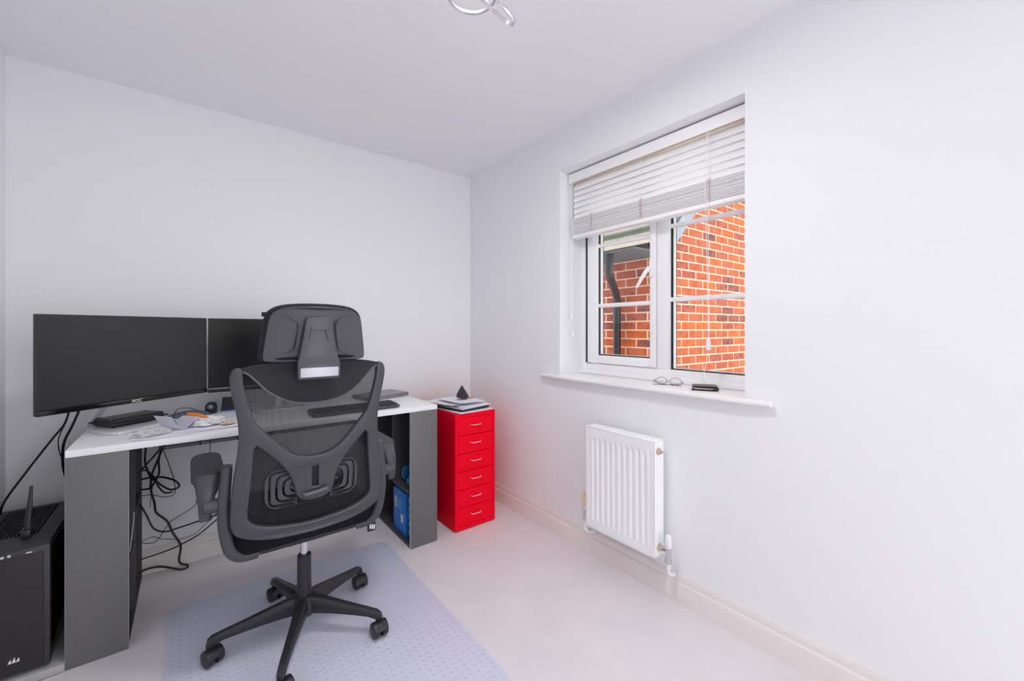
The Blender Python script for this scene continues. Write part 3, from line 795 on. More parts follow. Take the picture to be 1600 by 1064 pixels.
# tapestry of mesh
mout = smooth2([(0, .47), (.10, .475), (.19, .492), (.232, .53), (.236, .6), (.228, .70), (.220, .80), (.222, .88), (.232, .96), (.240, 1.02), (.236, 1.05)], 3)+smooth2([(.20, 1.06), (.10, 1.070), (0, 1.072)], 3)
me = filled([mout+[(-u, v) for u, v in reversed(mout[1:-1])]], 0, 0, lambda u, v, d: bk(u, v, -0.012))
obj('back_mesh', me, M['mesh'], chair)
pad = smooth2([(0, 1.079), (.08, 1.077), (.15, 1.071), (.205, 1.062), (.236, 1.052)], 4)+smooth2([(.226, 1.047), (.206, 1.038), (.183, 1.014), (.148, .976), (.105, .946), (.06, .930), (0, .925)], 4)
me = filled([pad+[(-u, v) for u, v in reversed(pad[1:-1])]], 0.004, 0.004, lambda u, v, d: bk(u, v, d))
up = obj('upper_pad', me, see_through('double_weave', (40, 40, 45), 0.85, 0.93, 1.0, scale=62), chair, ang=50)
bm = NB()
rim = [(-.226, 1.047), (-.206, 1.038), (-.183, 1.014), (-.148, .976), (-.105, .946), (-.06, .930), (0, .925), (.06, .930), (.105, .946), (.148, .976), (.183, 1.014), (.206, 1.038), (.226, 1.047)]
tube(bm, [bk(u, v, 0.006) for u, v in smooth2(rim, 4)], 0.0035, 8)
obj('edge_trim', bm, M['trim'], up)
# lumbar plate with slots
lo = rrect(-0.155, 0.155, 0.560, 0.700, 0.045)
slots = []
def cslot(a, top, bot, xs, s):
    c = 0.022
    path = [(xs, top), (a-c, top), (a-c*0.3, top-c*0.3), (a, top-c), (a, bot+c), (a-c*0.3, bot+c*0.3), (a-c, bot), (xs, bot)]
    P = [Vector((p.x, p.y)) for p in crom([(x, y, 0) for x, y in path], 3)]
    L, Rr = [], []
    for i, p in enumerate(P):
        T = (P[min(i+1, len(P)-1)]-P[max(i-1, 0)]).normalized(); n = Vector((-T.y, T.x))*0.0035
        L.append(p+n); Rr.append(p-n)
    return [(s*q.x, q.y) for q in L+Rr[::-1]]
for s in (-1, 1):
    for k in range(4): slots.append(cslot(0.140-0.021*k, 0.690-0.013*k, 0.571+0.013*k, 0.055, s))
me = filled([lo]+slots, 0.002, 0.001, lambda u, v, d: bk(u, v, -0.006+d))
obj('lumbar_plate', me, M['plastic'], chair)
bm = NB(); prism(bm, slot, -0.006, -0.002, bk); obj('slot_back', bm, M['gasket'], chair, smooth=False)
bm = NB(); bar(bm, [bk(-0.040, .602, 0.012), bk(-0.036, .602, 0.024), bk(0.0, .606, 0.027), bk(0.036, .610, 0.024), bk(0.040, .610, 0.012)], 0.012, 0.012); obj('lumbar_lever', bm, M['trim'], chair)
lmo = smooth2([(0, .48), (.10, .486), (.18, .50), (.215, .53), (.215, .60), (.208, .70), (.195, .80)], 3)+[(.15, .795), (.10, .742), (.05, .68), (0, .65)]
me = filled([lmo+[(-u, v) for u, v in reversed(lmo[1:-1])]], 0, 0, lambda u, v, d: bk(u, v, -0.022))
obj('lower_mesh_lining', me, M['mesh'], chair)
# headrest
hpad = smooth2([(0, 1.074), (.10, 1.072), (.158, 1.073), (.172, 1.084), (.170, 1.12), (.164, 1.165), (.157, 1.215), (.144, 1.248), (.110, 1.267), (.05, 1.274), (0, 1.275)], 3)
hp = lambda u, v, d: Vector((u, -0.165-(v-0.5)*LEAN+0.9*u*u-d, v))
hfull = hpad+[(-u, v) for u, v in reversed(hpad[1:-1])]
me = filled([hfull], 0.018, 0.016, lambda u, v, d: hp(u*1.01, v, d-0.022), 3)
obj('headrest_pad', me, M['padfab'], chair, ang=60)
sh = [(u*0.955, 1.168+(v-1.168)*0.93-0.004) for u, v in hfull]
me = filled([sh], 0.003, 0.003, lambda u, v, d: hp(u, v, 0.014+d))
hs = obj('headrest_shell', me, M['shell'], chair, ang=40)
bm = NB()
for s in (-1, 1):
    pts = crom([(s*.115, 1.238), (s*.085, 1.222), (s*.063, 1.208), (s*.060, 1.185), (s*.064, 1.15), (s*.070, 1.120), (s*.080, 1.108), (s*.105, 1.100)] if False else [(s*.115, 1.238, 0), (s*.085, 1.222, 0), (s*.063, 1.208, 0), (s*.060, 1.185, 0), (s*.064, 1.15, 0), (s*.070, 1.120, 0), (s*.082, 1.108, 0), (s*.108, 1.100, 0)], 3)
    n = len(pts)
    bm = NB(); tube(bm, [hp(p.x, p.y, 0.019) for p in pts], [0.001+0.0045*math.sin(PI*min(1, max(0, i/(n-1)))) for i in range(n)], 8, sx=1.0, sy=1.0)
    obj('moulded_ridge', bm, M['shell'], hs)
bo = smooth2([(0, 1.226), (.034, 1.226), (.042, 1.218)], 2)+[(.050, 1.16), (.060, 1.10), (.068, 1.07), (.069, 1.04), (.068, 1.018), (.064, 1.012)]
bo = bo+[(0, 1.012)]
def bf(u, v, d):
    k = max(0.0, min(1.0, (1.10-v)/0.05)); k = k*k*(3-2*k)
    return hp(u, v, 0.024+0.016*k+d)
bfull = bo+[(-u, v) for u, v in reversed(bo[1:-1])]
def dens(pts, st=0.012):
    out = []
    for i, p in enumerate(pts):
        q = pts[(i+1) % len(pts)]; L = math.hypot(q[0]-p[0], q[1]-p[1]); n = max(1, int(L/st))
        for k in range(n): out.append((p[0]+(q[0]-p[0])*k/n, p[1]+(q[1]-p[1])*k/n))
    return out
bfull = dens(bfull)
me = filled([bfull], 0.005, 0.003, bf)
br = obj('headrest_bracket', me, M['shell'], chair, ang=35)
me = filled([dens([(-.026, 1.192), (.026, 1.192), (.034, 1.150), (.026, 1.150), (.019, 1.183), (-.019, 1.183), (-.026, 1.150), (-.034, 1.150)], 0.006)], 0.001, 0.0015, lambda u, v, d: bf(u, v, 0.0085+d))
obj('moulded_ridge', me, M['shell'], br)
me = filled([rrect(-.061, .061, 1.0205, 1.0525, 0.003)], 0.0008, 0.0006, lambda u, v, d: bf(u, v, 0.0092+d))
obj('silver_label', me, M['label'], br)
bm = NB(); tube(bm, [hp(0.0, 1.10, -0.008), Vector((0, -0.20, 1.06)), bk(0, 1.035, 0.004)], 0.016, 10); obj('headrest_stem', bm, M['plastic2'], chair)
bm = NB(); box(bm, -0.166, -0.148, -0.20, -0.175, 1.228, 1.242, 0.002); obj('cover_tab', bm, M['padfab'], chair)
# seat
me = filled([rrect(-0.252, 0.252, -0.128, 0.355, 0.07, 8)], 0.014, 0.024, lambda u, v, d: Vector((u, v, 0.455+d-0.9*max(0, v-0.2)**2-0.25*u*u)), 4)
obj('seat', me, M['seatfab'], chair, ang=60)
me = filled([rrect(-0.225, 0.225, -0.110, 0.315, 0.08)], 0.006, 0.006, lambda u, v, d: Vector((u, v, 0.408+d)))
obj('seat_pan', me, M['plastic2'], chair)
bm = NB(); box(bm, -0.070, 0.070, -0.045, 0.12, 0.362, 0.400, 0.010); obj('tilt_mechanism', bm, M['plastic2'], chair)
bm = NB(); tube(bm, [(0.08, -0.02, 0.388), (0.19, -0.06, 0.390), (0.225, -0.09, 0.386)], 0.006, 8)
box(bm, 0.212, 0.246, -0.112, -0.098, 0.362, 0.402, 0.006); lv = obj('height_lever', bm, M['plastic2'], chair)
bm = NB()
for q in range(3): box(bm, 0.219+q*0.008, 0.224+q*0.008, -0.1135, -0.1121, 0.377-0.003*q, 0.393-0.002*q)
obj('printed_mark', bm, M['white'], lv, smooth=False)
# gas column and base
bm = NB(); lathe(bm, [(0.0135, 0.28), (0.0135, 0.365)], 20); obj('gas_lift', bm, M['chrome'], chair)
bm = NB(); lathe(bm, [(0.030, 0.10), (0.0285, 0.12), (0.0255, 0.20), (0.0245, 0.300), (0.0225, 0.302), (0.015, 0.302)], 24); obj('column_cover', bm, M['plastic2'], chair)
bm = NB(); lathe(bm, [(0.040, 0.072), (0.052, 0.085), (0.050, 0.118), (0.038, 0.140), (0.026, 0.146)], 24); obj('hub', bm, M['plastic2'], chair)
def leg_bm():
    bm = NB()
    rs = [0.025, 0.07, 0.13, 0.20, 0.26, 0.295, 0.308, 0.312]
    zt = [0.142, 0.138, 0.126, 0.112, 0.101, 0.094, 0.084, 0.07]
    zb_ = [0.082, 0.084, 0.083, 0.079, 0.074, 0.064, 0.058, 0.058]
    w = [0.052, 0.046, 0.040, 0.034, 0.030, 0.027, 0.025, 0.022]
    rings = []
    for r, a, b, ww in zip(rs, zt, zb_, w):
        rg = []
        for (u, v) in ((-0.5, 0), (-0.5, 0.55), (-0.42, 0.82), (-0.25, 1), (0.25, 1), (0.42, 0.82), (0.5, 0.55), (0.5, 0)):
            rg.append(bm.verts.new((r, u*ww*(1.0 if v > 0.3 else 0.85), b+(a-b)*v)))
        rings.append(rg)
    for i in range(len(rings)-1):
        for k in range(8): bm.faces.new((rings[i][k], rings[i][(k+1) % 8], rings[i+1][(k+1) % 8], rings[i+1][k]))
    bm.faces.new(rings[0][::-1]); bm.faces.new(rings[-1])
    return bm
lm_ = None
for k in range(5):
    an_ = 174-72*k
    if lm_ is None:
        l = obj('leg', leg_bm(), M['plastic2'], chair, rot=(0, 0, R(an_)), ang=35); lm_ = l.data
        bm = NB(); tube(bm, [(0, 0, 0.045), (0, 0, 0.064)], 0.009, 12)
        box(bm, -0.030, 0.010, -0.005, 0.005, 0.022, 0.050, 0.003)
        for a in range(9):                                     # curved hood between the wheels
            t0, t1 = R(20+a*16), R(36+a*16)
        prism(bm, [(0.0285*math.cos(R(q))-0.012, 0.0275+0.0285*math.sin(R(q))) for q in range(10, 171, 16)]+[(0.025*math.cos(R(q))-0.012, 0.0275+0.025*math.sin(R(q))) for q in range(170, 9, -16)], -0.006, 0.006, lambda u, v, d: Vector((u, d, v)))
        bmesh.ops.recalc_face_normals(bm, faces=bm.faces); cm = bpy.data.meshes.new('caster'); bm.to_mesh(cm); bm.free(); finish(cm, True, 40); cm.materials.append(M['plastic2'])
        bm = NB()
        for s in (-1, 1):
            lathe(bm, [(0.012, 0.0065*s), (0.0282, 0.0068*s), (0.0290, 0.020*s), (0.0275, 0.0265*s), (0.022, 0.0290*s), (0.006, 0.0296*s)], 24, Matrix.Translation((-0.012, 0, 0.0291)) @ RX)
        bmesh.ops.recalc_face_normals(bm, faces=bm.faces); wm = bpy.data.meshes.new('wheel'); bm.to_mesh(wm); bm.free(); finish(wm, True, 35); wm.materials.append(M['plastic2'])
    else:
        l = bpy.data.objects.new('leg', lm_); C.objects.link(l); l.parent = chair; l.rotation_euler = (0, 0, R(an_))
    sw = (115, 108, 96, 92, 105)[k]
    c_ = bpy.data.objects.new('caster', cm); C.objects.link(c_); c_.parent = chair
    c_.location = (0.298*math.cos(R(an_)), 0.298*math.sin(R(an_)), 0); c_.rotation_euler = (0, 0, R(sw))
    w_ = bpy.data.objects.new('wheel', wm); C.objects.link(w_); w_.parent = c_
# arms
for s in (-1, 1):
    bm = NB()
    P = crom([(s*.257, -0.108, .727), (s*.262, -0.108, .66), (s*.267, -0.108, .59), (s*.263, -0.108, .51), (s*.250, -0.105, .445), (s*.222, -0.10, .412), (s*.17, -0.09, .404)], 5)
    bar(bm, P, 0.046, [0.030+0.006*math.sin(PI*i/(len(P)-1)) for i in range(len(P))], up=(s*0.75, 0, -0.66), rnd=0.35)
    ab = obj('arm_bracket', bm, M['plastic'], chair, ang=50)
    bm = NB(); tube(bm, [(s*.270, -0.100, .600), (s*.320, -0.100, .600)], 0.023, 18); obj('pivot', bm, M['plastic'], ab)
    bm = NB()
    P = crom([(s*.315, -0.084, .556), (s*.315, -0.084, .60), (s*.312, -0.074, .635), (s*.306, -0.045, .668)], 5)
    k_ = [i/(len(P)-1) for i in range(len(P))]
    bar(bm, P, [0.044+0.05*q*q for q in k_], [0.034+0.044*q*q for q in k_], up=(s, 0, 0), rnd=0.3)
    obj('arm_support', bm, M['plastic'], chair, ang=50)
    me = filled([rrect(-0.047, 0.047, -0.135, 0.135, 0.034, 8)], 0.008, 0.014, lambda u, v, d: Vector((s*.306+u, 0.070+v, 0.687+d-0.004*(u/0.045)**2)), 4)
    obj('arm_pad', me, M['armpad'], chair, ang=60)

# ================================================================== CHAIR MAT
me = filled([rrect(-0.467, 0.467, -0.60, 0.60, 0.06)], 0.0012, 0.0008, lambda u, v, d: Vector((u, v, 0.002+d)))
tag(obj('chair_mat', me, M['matplastic'], None, (-1.297, -1.012, 0.0002)), 'pale blue translucent plastic mat under the office chair', 'mat')

# ================================================================== THINGS ON THE DESK
DT = DZ+0.0004
def crumple(name, label, cat, m, loc, sx, sy, sz, seed, rotz=0, amp=0.35, fr=2.2):
    bm = NB(); bmesh.ops.create_icosphere(bm, subdivisions=4, radius=1.0)
    for v in bm.verts:
        n = mnoise.fractal(v.co*fr+Vector((seed, 0, 0)), 1.0, 2.0, 3)
        rg = abs(mnoise.noise(v.co*fr*1.7+Vector((0, seed, 0))))
        v.co = v.co*(1+amp*n-0.25*rg); v.co = Vector((v.co.x*sx, v.co.y*sy, max(-0.25, v.co.z)*sz+0.25*sz))
    return tag(obj(name, bm, m, None, loc, (0, 0, rotz), ang=22), label, cat)
def letter(name, label, cat, m, loc, w, l, rotz, curl=0.004, seed=0, th=0.0006, group=None):
    bm = NB()
    sheet(bm, lambda a, b: Vector(((a-0.5)*w, (b-0.5)*l, th+curl*(0.5+0.5*math.sin(seed+a*4.1+b*2.3))*(abs(a-0.5)*2)**2+curl*0.6*(abs(b-0.5)*2)**3*(0.5+0.5*math.sin(seed*2+a*3)))), 10, 10, th)
    return tag(obj(name, bm, m, None, loc, (0, 0, rotz), ang=60), label, cat, group)

zc = thing('zip_case', 'black padded zip case lying on the silver monitor stand', 'case', (-1.898, -0.215, DZ+0.0132), R(36))
me = filled([smooth2([(-.098, -.045), (-.085, -.058), (.08, -.058), (.098, -.045), (.098, .04), (.085, .052), (-.085, .052), (-.098, .04), (-.098, -.045)], 3)[:-1]], 0.006, 0.012, lambda u, v, d: Vector((u, v, 0.018+d)), 4)
obj('shell', me, M['case'], zc, ang=60)
bm = NB(); tube(bm, [(p[0]*1.128, p[1]*1.21, 0.018) for p in smooth2([(-.098, -.045), (-.085, -.058), (.08, -.058), (.098, -.045), (.098, .04), (.085, .052), (-.085, .052), (-.098, .04), (-.098, -.045)], 3)[:-1]], 0.0022, 6, closed=True)
obj('zip', bm, M['gasket'], zc)

po = thing('fabric_pouch', 'slate blue fabric pouch lying between the case and the webcam', 'pouch', (-1.700, -0.148, DT), R(14))
bm = NB()
sheet(bm, lambda a, b: Vector(((a-0.5)*0.185, (b-0.5)*0.085*(0.55+0.45*math.sin(PI*min(1, max(0, 0.1+a*0.85)))), 0.003+0.026*math.sin(PI*a)**0.6*math.sin(PI*b)**0.6)), 16, 10, 0.0)
sheet(bm, lambda a, b: Vector(((a-0.5)*0.185, (b-0.5)*0.085*(0.55+0.45*math.sin(PI*min(1, max(0, 0.1+a*0.85)))), 0.003-0.0028*math.sin(PI*a)**0.6*math.sin(PI*b)**0.6)), 16, 10, 0.0)
bmesh.ops.remove_doubles(bm, verts=bm.verts, dist=1e-5)
obj('body', bm, M['pouch'], po, ang=60)
bm = NB(); tube(bm, crom([(-0.055, -0.02, 0.022), (-0.045, -0.012, 0.040), (-0.02, 0.0, 0.046), (0.015, 0.005, 0.038), (0.04, 0.0, 0.026)], 5), 0.0016, 6)
obj('loop', bm, M['cable'], po)

wc = thing('webcam', 'small black round-topped webcam on the desk near the wall', 'webcam', (-1.607, -0.115, DT), R(-18))
wo = [(-0.026, 0.0), (0.026, 0.0), (0.026, 0.034)]+[(0.026*math.cos(R(a)), 0.034+0.026*math.sin(R(a))) for a in range(15, 166, 15)]+[(-0.026, 0.034)]
me = filled([wo], 0.010, 0.003, lambda u, v, d: Vector((u*0.9, -d, v*0.92+0.003)))
obj('housing', me, M['plastic2'], wc)
bm = NB(); bmesh.ops.create_uvsphere(bm, u_segments=18, v_segments=12, radius=0.013, matrix=Matrix.Translation((0, -0.010, 0.034)))
obj('lens', bm, M['laptop'], wc)

bx_ = thing('desk_speaker', 'black tapered box on a blue base half hidden by the chair back', 'speaker', (-1.522, -0.062, DT), R(-6))
bm = NB()
prism(bm, [(-0.040, 0.006), (0.040, 0.006), (0.034, 0.070), (-0.034, 0.070)], -0.022, 0.022, lambda u, v, d: Vector((u, d, v)))
obj('body', bm, M['plastic2'], bx_, smooth=False)
bm = NB(); box(bm, -0.042, 0.042, -0.028, 0.024, 0.0, 0.006, 0.002); obj('base', bm, M['bluepen'], bx_)
bm = NB(); box(bm, -0.033, 0.033, -0.020, 0.020, 0.070, 0.073, 0.001); obj('top_plate', bm, M['label'], bx_)

letter('letter', 'flat white letter at the front edge of the desk, left of the pile', 'paper', M['paper'], (-1.765, -0.515, DT), 0.20, 0.14, R(-1), 0.003, 1)
letter('letter', 'flat white letter under the plastic bag, right of the pile', 'paper', M['paper'], (-1.605, -0.468, DT+0.0012), 0.20, 0.15, R(4), 0.003, 3)
bm = NB(); bar(bm, [(-0.095, 0, 0.0006), (0.0, 0.002, 0.0006), (0.095, 0.002, 0.0006)], 0.05, 0.0008)
# folded letter standing in a zigzag
fz = thing('folded_letter', 'white letter standing open in a V on the desk', 'paper', (-1.735, -0.435, DT+0.0065), R(22))
bm = NB()
prof = [(-0.050, 0.058), (-0.040, 0.040), (-0.030, 0.018), (-0.020, 0.005), (-0.005, 0.0005), (0.012, 0.008), (0.026, 0.020), (0.042, 0.032), (0.054, 0.040)]
pp = [(p.x, p.y) for p in crom([(a, b, 0) for a, b in prof], 3)]
g2 = []
for k in range(9):
    yy = -0.05+0.1*k/8
    g2.append([bm.verts.new((u-yy*0.25, yy, v)) for u, v in pp])
for i in range(8):
    for j in range(len(pp)-1): bm.faces.new((g2[i][j], g2[i+1][j], g2[i+1][j+1], g2[i][j+1]))
bmesh.ops.solidify(bm, geom=bm.faces[:], thickness=0.0006)
obj('sheet', bm, M['paper'], fz, ang=60)
bm = NB()
for k, (a, b) in enumerate(((2, 6), (14, 20))):
    tube(bm, [(pp[q][0]-(-0.049)*0.25+0.0005, -0.0508, pp[q][1]+0.001) for q in range(a, b)], 0.0012, 5)
obj('printed_edge', bm, M['ink'], fz)
crumple('plastic_bag', 'crumpled grey-white plastic bag on the letter, left of the pile', 'bag', M['bag'], (-1.812, -0.500, DT+0.005), 0.056, 0.046, 0.015, 3.1, R(25), 0.5, 2.6)
crumple('plastic_bag', 'round crumpled white plastic bag in front of the orange handle', 'bag', M['paper2'], (-1.630, -0.425, DT+0.008), 0.062, 0.050, 0.026, 8.4, R(10), 0.35, 2.6)
crumple('paper_scrap', 'small crumpled white scrap right of the plastic bag', 'paper', M['paper2'], (-1.585, -0.345, DT+0.003), 0.026, 0.022, 0.016, 5.2, 0.4)
crumple('paper_scrap', 'flat beige torn scrap beside the white bag', 'paper', M['beige'], (-1.556, -0.470, DT+0.008), 0.03, 0.024, 0.006, 2.2, 0.9)
bm = NB(); P = crom([(-0.045, 0, 0.0), (-0.032, 0, 0.001), (0.0, 0.0, 0.0), (0.035, 0, -0.005), (0.055, 0, -0.009)], 4)
tube(bm, P, [0.006, 0.009, 0.0105, 0.011, 0.011, 0.011, 0.011, 0.011, 0.0105, 0.010, 0.0095, 0.009, 0.0075, 0.006, 0.004, 0.003, 0.002][:len(P)], 12)
tag(obj('tool_handle', bm, M['orange'], None, (-1.668, -0.405, DT+0.046), (0, 0, R(-44))), 'orange plastic handle lying on the crumpled white bag', 'tool')

lp = thing('laptop', 'closed grey laptop at the right end of the desk by the wall', 'laptop', (-0.748, -0.143, DT), R(16))
me = filled([rrect(-0.145, 0.145, -0.092, 0.092, 0.010)], 0.005, 0.002, lambda u, v, d: Vector((u, v, 0.0085+d))); obj('base', me, M['laptop'], lp)
me = filled([rrect(-0.145, 0.145, -0.092, 0.092, 0.010)], 0.0022, 0.001, lambda u, v, d: Vector((u, v, 0.0194+d))); obj('lid', me, M['laptop'], lp)
bm = NB(); box(bm, -0.138, 0.138, -0.085, 0.085, 0.0155, 0.0162); obj('seam', bm, M['gasket'], lp, smooth=False)

kb = thing('keyboard', 'dark grey keyboard on the desk, its right end beside the chair', 'keyboard', (-1.012, -0.49, DT), R(1))
me = filled([rrect(-0.218, 0.218, -0.068, 0.068, 0.014)], 0.003, 0.004, lambda u, v, d: Vector((u, v, 0.010+d+0.05*(v+0.068)))); obj('body', me, M['keyb'], kb)
bm = NB()
for r_ in range(5):
    for c2 in range(18):
        x = -0.203+c2*0.0228; y = -0.055+r_*0.0225
        box(bm, x, x+0.0185, y, y+0.0185, 0.0165+0.05*(y+0.068), 0.022+0.05*(y+0.068))
ks = obj('keys', bm, M['keys'], kb, smooth=False); ks['kind'] = 'stuff'
bm = NB(); lathe(bm, [(0.004, 0), (0.004, 0.0012), (0.002, 0.0014)], 10, Matrix.Translation((0.210, -0.063, 0.0172))); obj('indicator_light', bm, M['white'], kb)
crumple('paper_scrap', 'crumpled white tissue between the laptop and the keyboard', 'paper', M['paper2'], (-0.785, -0.345, DT+0.003), 0.05, 0.03, 0.007, 6.6, 0.2, 0.5)

# ================================================================== ON THE RED CABINET
CT = 0.6906
letter('letter', 'lowest white paper on the red cabinet, overhanging its front corner', 'paper', M['paper'], (-0.337, -0.432, CT), 0.262, 0.33, R(6), 0.003, 0.5, 0.002)
fo = thing('folder', 'thin black folder in the middle of the paper stack', 'folder', (-0.335, -0.40, CT+0.0062), R(10))
me = filled([rrect(-0.118, 0.118, -0.155, 0.155, 0.006)], 0.003, 0.002, lambda u, v, d: Vector((u, v, 0.006+d))); obj('cover', me, M['plastic2'], fo)
bm = NB(); box(bm, -0.110, 0.110, -0.150, 0.150, 0.0112, 0.0152); obj('page_block', bm, M['paper'], fo, smooth=False)
letter('letter', 'white paper on the folder with an orange round print', 'paper', M['paper'], (-0.300, -0.40, CT+0.0225), 0.22, 0.31, R(-4), 0.006, 2.1, 0.0012)
letter('letter', 'white curled paper overhanging the desk side of the cabinet', 'paper', M['paper2'], (-0.400, -0.365, CT+0.0305), 0.20, 0.27, R(18), 0.010, 0.2, 0.0012)
letter('letter', 'topmost white paper under the black wedge on the cabinet', 'paper', M['paper'], (-0.315, -0.385, CT+0.043), 0.20, 0.25, R(2), 0.004, 1.2, 0.001)
bm = NB(); lathe(bm, [(0.020, 0), (0.020, 0.0006)], 20, Matrix.Scale(0.7, 4, (0, 1, 0)))
tag(obj('round_sticker', bm, M['orange'], None, (-0.228, -0.375, CT+0.0485)), 'orange round sticker on the topmost paper of the cabinet', 'sticker')
bm = NB()
V = [(-0.040, -0.020, 0.010), (-0.006, -0.036, 0.0), (0.038, -0.012, 0.002), (0.034, 0.022, 0.004), (-0.02, 0.026, 0.004), (-0.004, 0.0, 0.068), (0.004, 0.008, 0.070), (-0.034, 0.004, 0.026), (0.040, 0.004, 0.018), (0.012, -0.026, 0.018)]
vs = [bm.verts.new(Vector(v)*1.25) for v in V]
bmesh.ops.convex_hull(bm, input=vs)
bmesh.ops.bevel(bm, geom=bm.edges[:], offset=0.003, segments=2, affect='EDGES')
tag(obj('plastic_wedge', bm, M['mask'], None, (-0.298, -0.375, CT+0.0492), (0, 0, R(8)), ang=35), 'black faceted plastic wedge on top of the paper stack', 'accessory')

# ================================================================== IN THE RIGHT DESK LEG
cb = thing('blue_carton', 'tall blue cardboard box standing on the base of the right desk leg', 'box', (-0.677, -0.402, 0.0183))
bm = NB(); box(bm, -0.058, 0.058, -0.089, 0.089, 0.0, 0.238, 0.001); obj('carton', bm, M['bluebox'], cb)
for k in range(5):
    bm = NB(); box(bm, -0.040, 0.040, -0.0905, -0.0892, 0.012+k*0.044, 0.040+k*0.044, 0.0005, 1)
    wp = obj('window_print', bm, M['white'], cb, smooth=False)
    bm = NB(); box(bm, -0.034, 0.034, -0.0915, -0.0906, 0.020+k*0.044, 0.032+k*0.044); obj('label_print', bm, M['bookred'], wp, smooth=False)
bm = NB(); box(bm, -0.0592, -0.0581, -0.050, -0.020, 0.065, 0.110); obj('side_print', bm, M['white'], cb, smooth=False)
bm = NB(); box(bm, -0.0592, -0.0581, 0.035, 0.070, 0.130, 0.190); obj('side_print', bm, M['label'], cb, smooth=False)
bm = NB(); box(bm, -0.0590, -0.0581, -0.025, 0.015, 0.13, 0.19); obj('side_panel_print', bm, M['bluelight'], cb, smooth=False)
bm = NB(); box(bm, -0.04, 0.04, -0.030, 0.030, 0, 0.028, 0.001)
tag(obj('blue_carton', bm, M['bluelight'], None, (-0.672, -0.478, 0.3064)), 'flat bright blue box on the shelf of the right desk leg', 'box')
bm = NB(); P = []
for k in range(90):
    a = k*0.42; P.append((0.028*math.cos(a)*(1+0.1*math.sin(k)), 0.012*math.sin(k*0.13), 0.045+0.036*math.sin(a)*(1+0.1*math.cos(k*0.7))))
zmin = min(p[2] for p in P); P = [(p[0], p[1], p[2]-zmin+0.0032) for p in P]
tube(bm, crom(P, 3), 0.003, 6)
tag(obj('network_cable', bm, M['bluecable'], None, (-0.690, -0.400, 0.3063), (0, 0, 0.6)), 'coiled blue cable on the shelf of the right desk leg', 'cable')

# ================================================================== CABLES
def cable(label, pts, r=0.0035, m='cable', name='power_cable', n=5, group=None):
    b = Vector(pts[0]); bm = NB()
    tube(bm, crom([Vector(p)-b for p in pts], n), r, 7)
    return tag(obj(name, bm, M[m], None, b), label, 'cable', group)
def wy(pts, y=-0.085, w=0.02):
    return [(x, y+w*math.sin(i*1.3), z) for i, (x, z) in enumerate(pts)]
DG = 'cables hanging under the desk'
cable('thick black cable looped in a bow under the desk', wy([(-1.854, 0.735), (-1.855, 0.64), (-1.857, .56), (-1.836, .494), (-1.818, .473), (-1.789, .432), (-1.762, .408), (-1.738, .416), (-1.732, .432), (-1.746, .457), (-1.789, .477), (-1.831, .483), (-1.873, .487)], -0.10), 0.0045, group=DG)
cable('short black cable running slantwise to the left desk leg', wy([(-1.76, 0.69), (-1.797, .627), (-1.831, .582), (-1.868, .54)], -0.12), 0.004, group=DG)
cable('long thick black cable dropping from the tray to the carpet', wy([(-1.76, 0.69), (-1.794, .627), (-1.807, .578), (-1.831, .507), (-1.836, .439), (-1.823, .361), (-1.818, .315), (-1.778, .265), (-1.757, .21), (-1.727, .137)], -0.10, 0.012)+[(-1.734, -0.055, .045), (-1.722, -0.05, 0.018), (-1.702, -0.055, 0.010), (-1.702, -0.075, 0.005), (-1.73, -0.075, 0.006), (-1.80, -0.055, 0.035), (-1.85, -0.05, 0.04), (-1.885, -0.05, 0.03)], 0.0048, group=DG)
cable('thin black lead hanging in a hook from the tray', wy([(-1.76, 0.69), (-1.794, .624), (-1.776, .544), (-1.754, .462), (-1.75, .391), (-1.789, .376), (-1.826, .389), (-1.872, .403)], -0.075), 0.0018, group=DG)
cable('black cable sagging from the left desk leg behind the chair', wy([(-1.877, .384), (-1.851, .314), (-1.826, .248), (-1.784, .224), (-1.735, .228), (-1.616, .241), (-1.531, .255), (-1.40, .30)], -0.11, 0.008), 0.0038, group=DG)
cable('thin black lead kinking down behind the left armrest', wy([(-1.60, .70), (-1.612, .55), (-1.616, .438), (-1.639, .389), (-1.662, .34), (-1.676, .297), (-1.757, .252), (-1.784, .222), (-1.821, .168), (-1.872, .177)], -0.065, 0.006), 0.0018, group=DG)
cable('thin black lead rising across the wall just above the skirting', wy([(-1.874, .186), (-1.834, .196), (-1.8, .178), (-1.735, .158), (-1.679, .162), (-1.639, .189), (-1.586, .236), (-1.531, .285), (-1.42, .38)], -0.075, 0.005), 0.0016, group=DG)
cable('black cable rising across the skirting board to the right', wy([(-1.874, .112), (-1.789, .119), (-1.727, .134), (-1.656, .165), (-1.592, .212), (-1.531, .255), (-1.42, .33)], -0.095, 0.005), 0.0032, group=DG)
cable('black cable curling from the tray back to the left desk leg', wy([(-1.76, 0.69), (-1.794, .62), (-1.807, .571), (-1.805, .515), (-1.823, .471), (-1.841, .447), (-1.873, .447)], -0.13, 0.01), 0.0042, group=DG)
cable('short black cable tail crossing the bow under the desk', wy([(-1.872, .541), (-1.846, .53), (-1.821, .491), (-1.807, .453), (-1.784, .42), (-1.757, .414)], -0.14, 0.01), 0.004, group=DG)
cable('two-ended black cable tie dangling below the bow', wy([(-1.826, .47), (-1.833, .42), (-1.838, .36)], -0.14, 0.004), 0.0014, name='cable_tie')
cable('black cable from the big monitor running left to the wall', [(-2.06, -0.34, 0.93), (-2.075, -0.26, 0.90), (-2.099, -0.12, 0.844), (-2.114, -0.12, 0.783), (-2.153, -0.12, 0.719), (-2.224, -0.12, 0.597), (-2.285, -0.12, 0.480), (-2.292, -0.075, 0.40)], 0.0042)
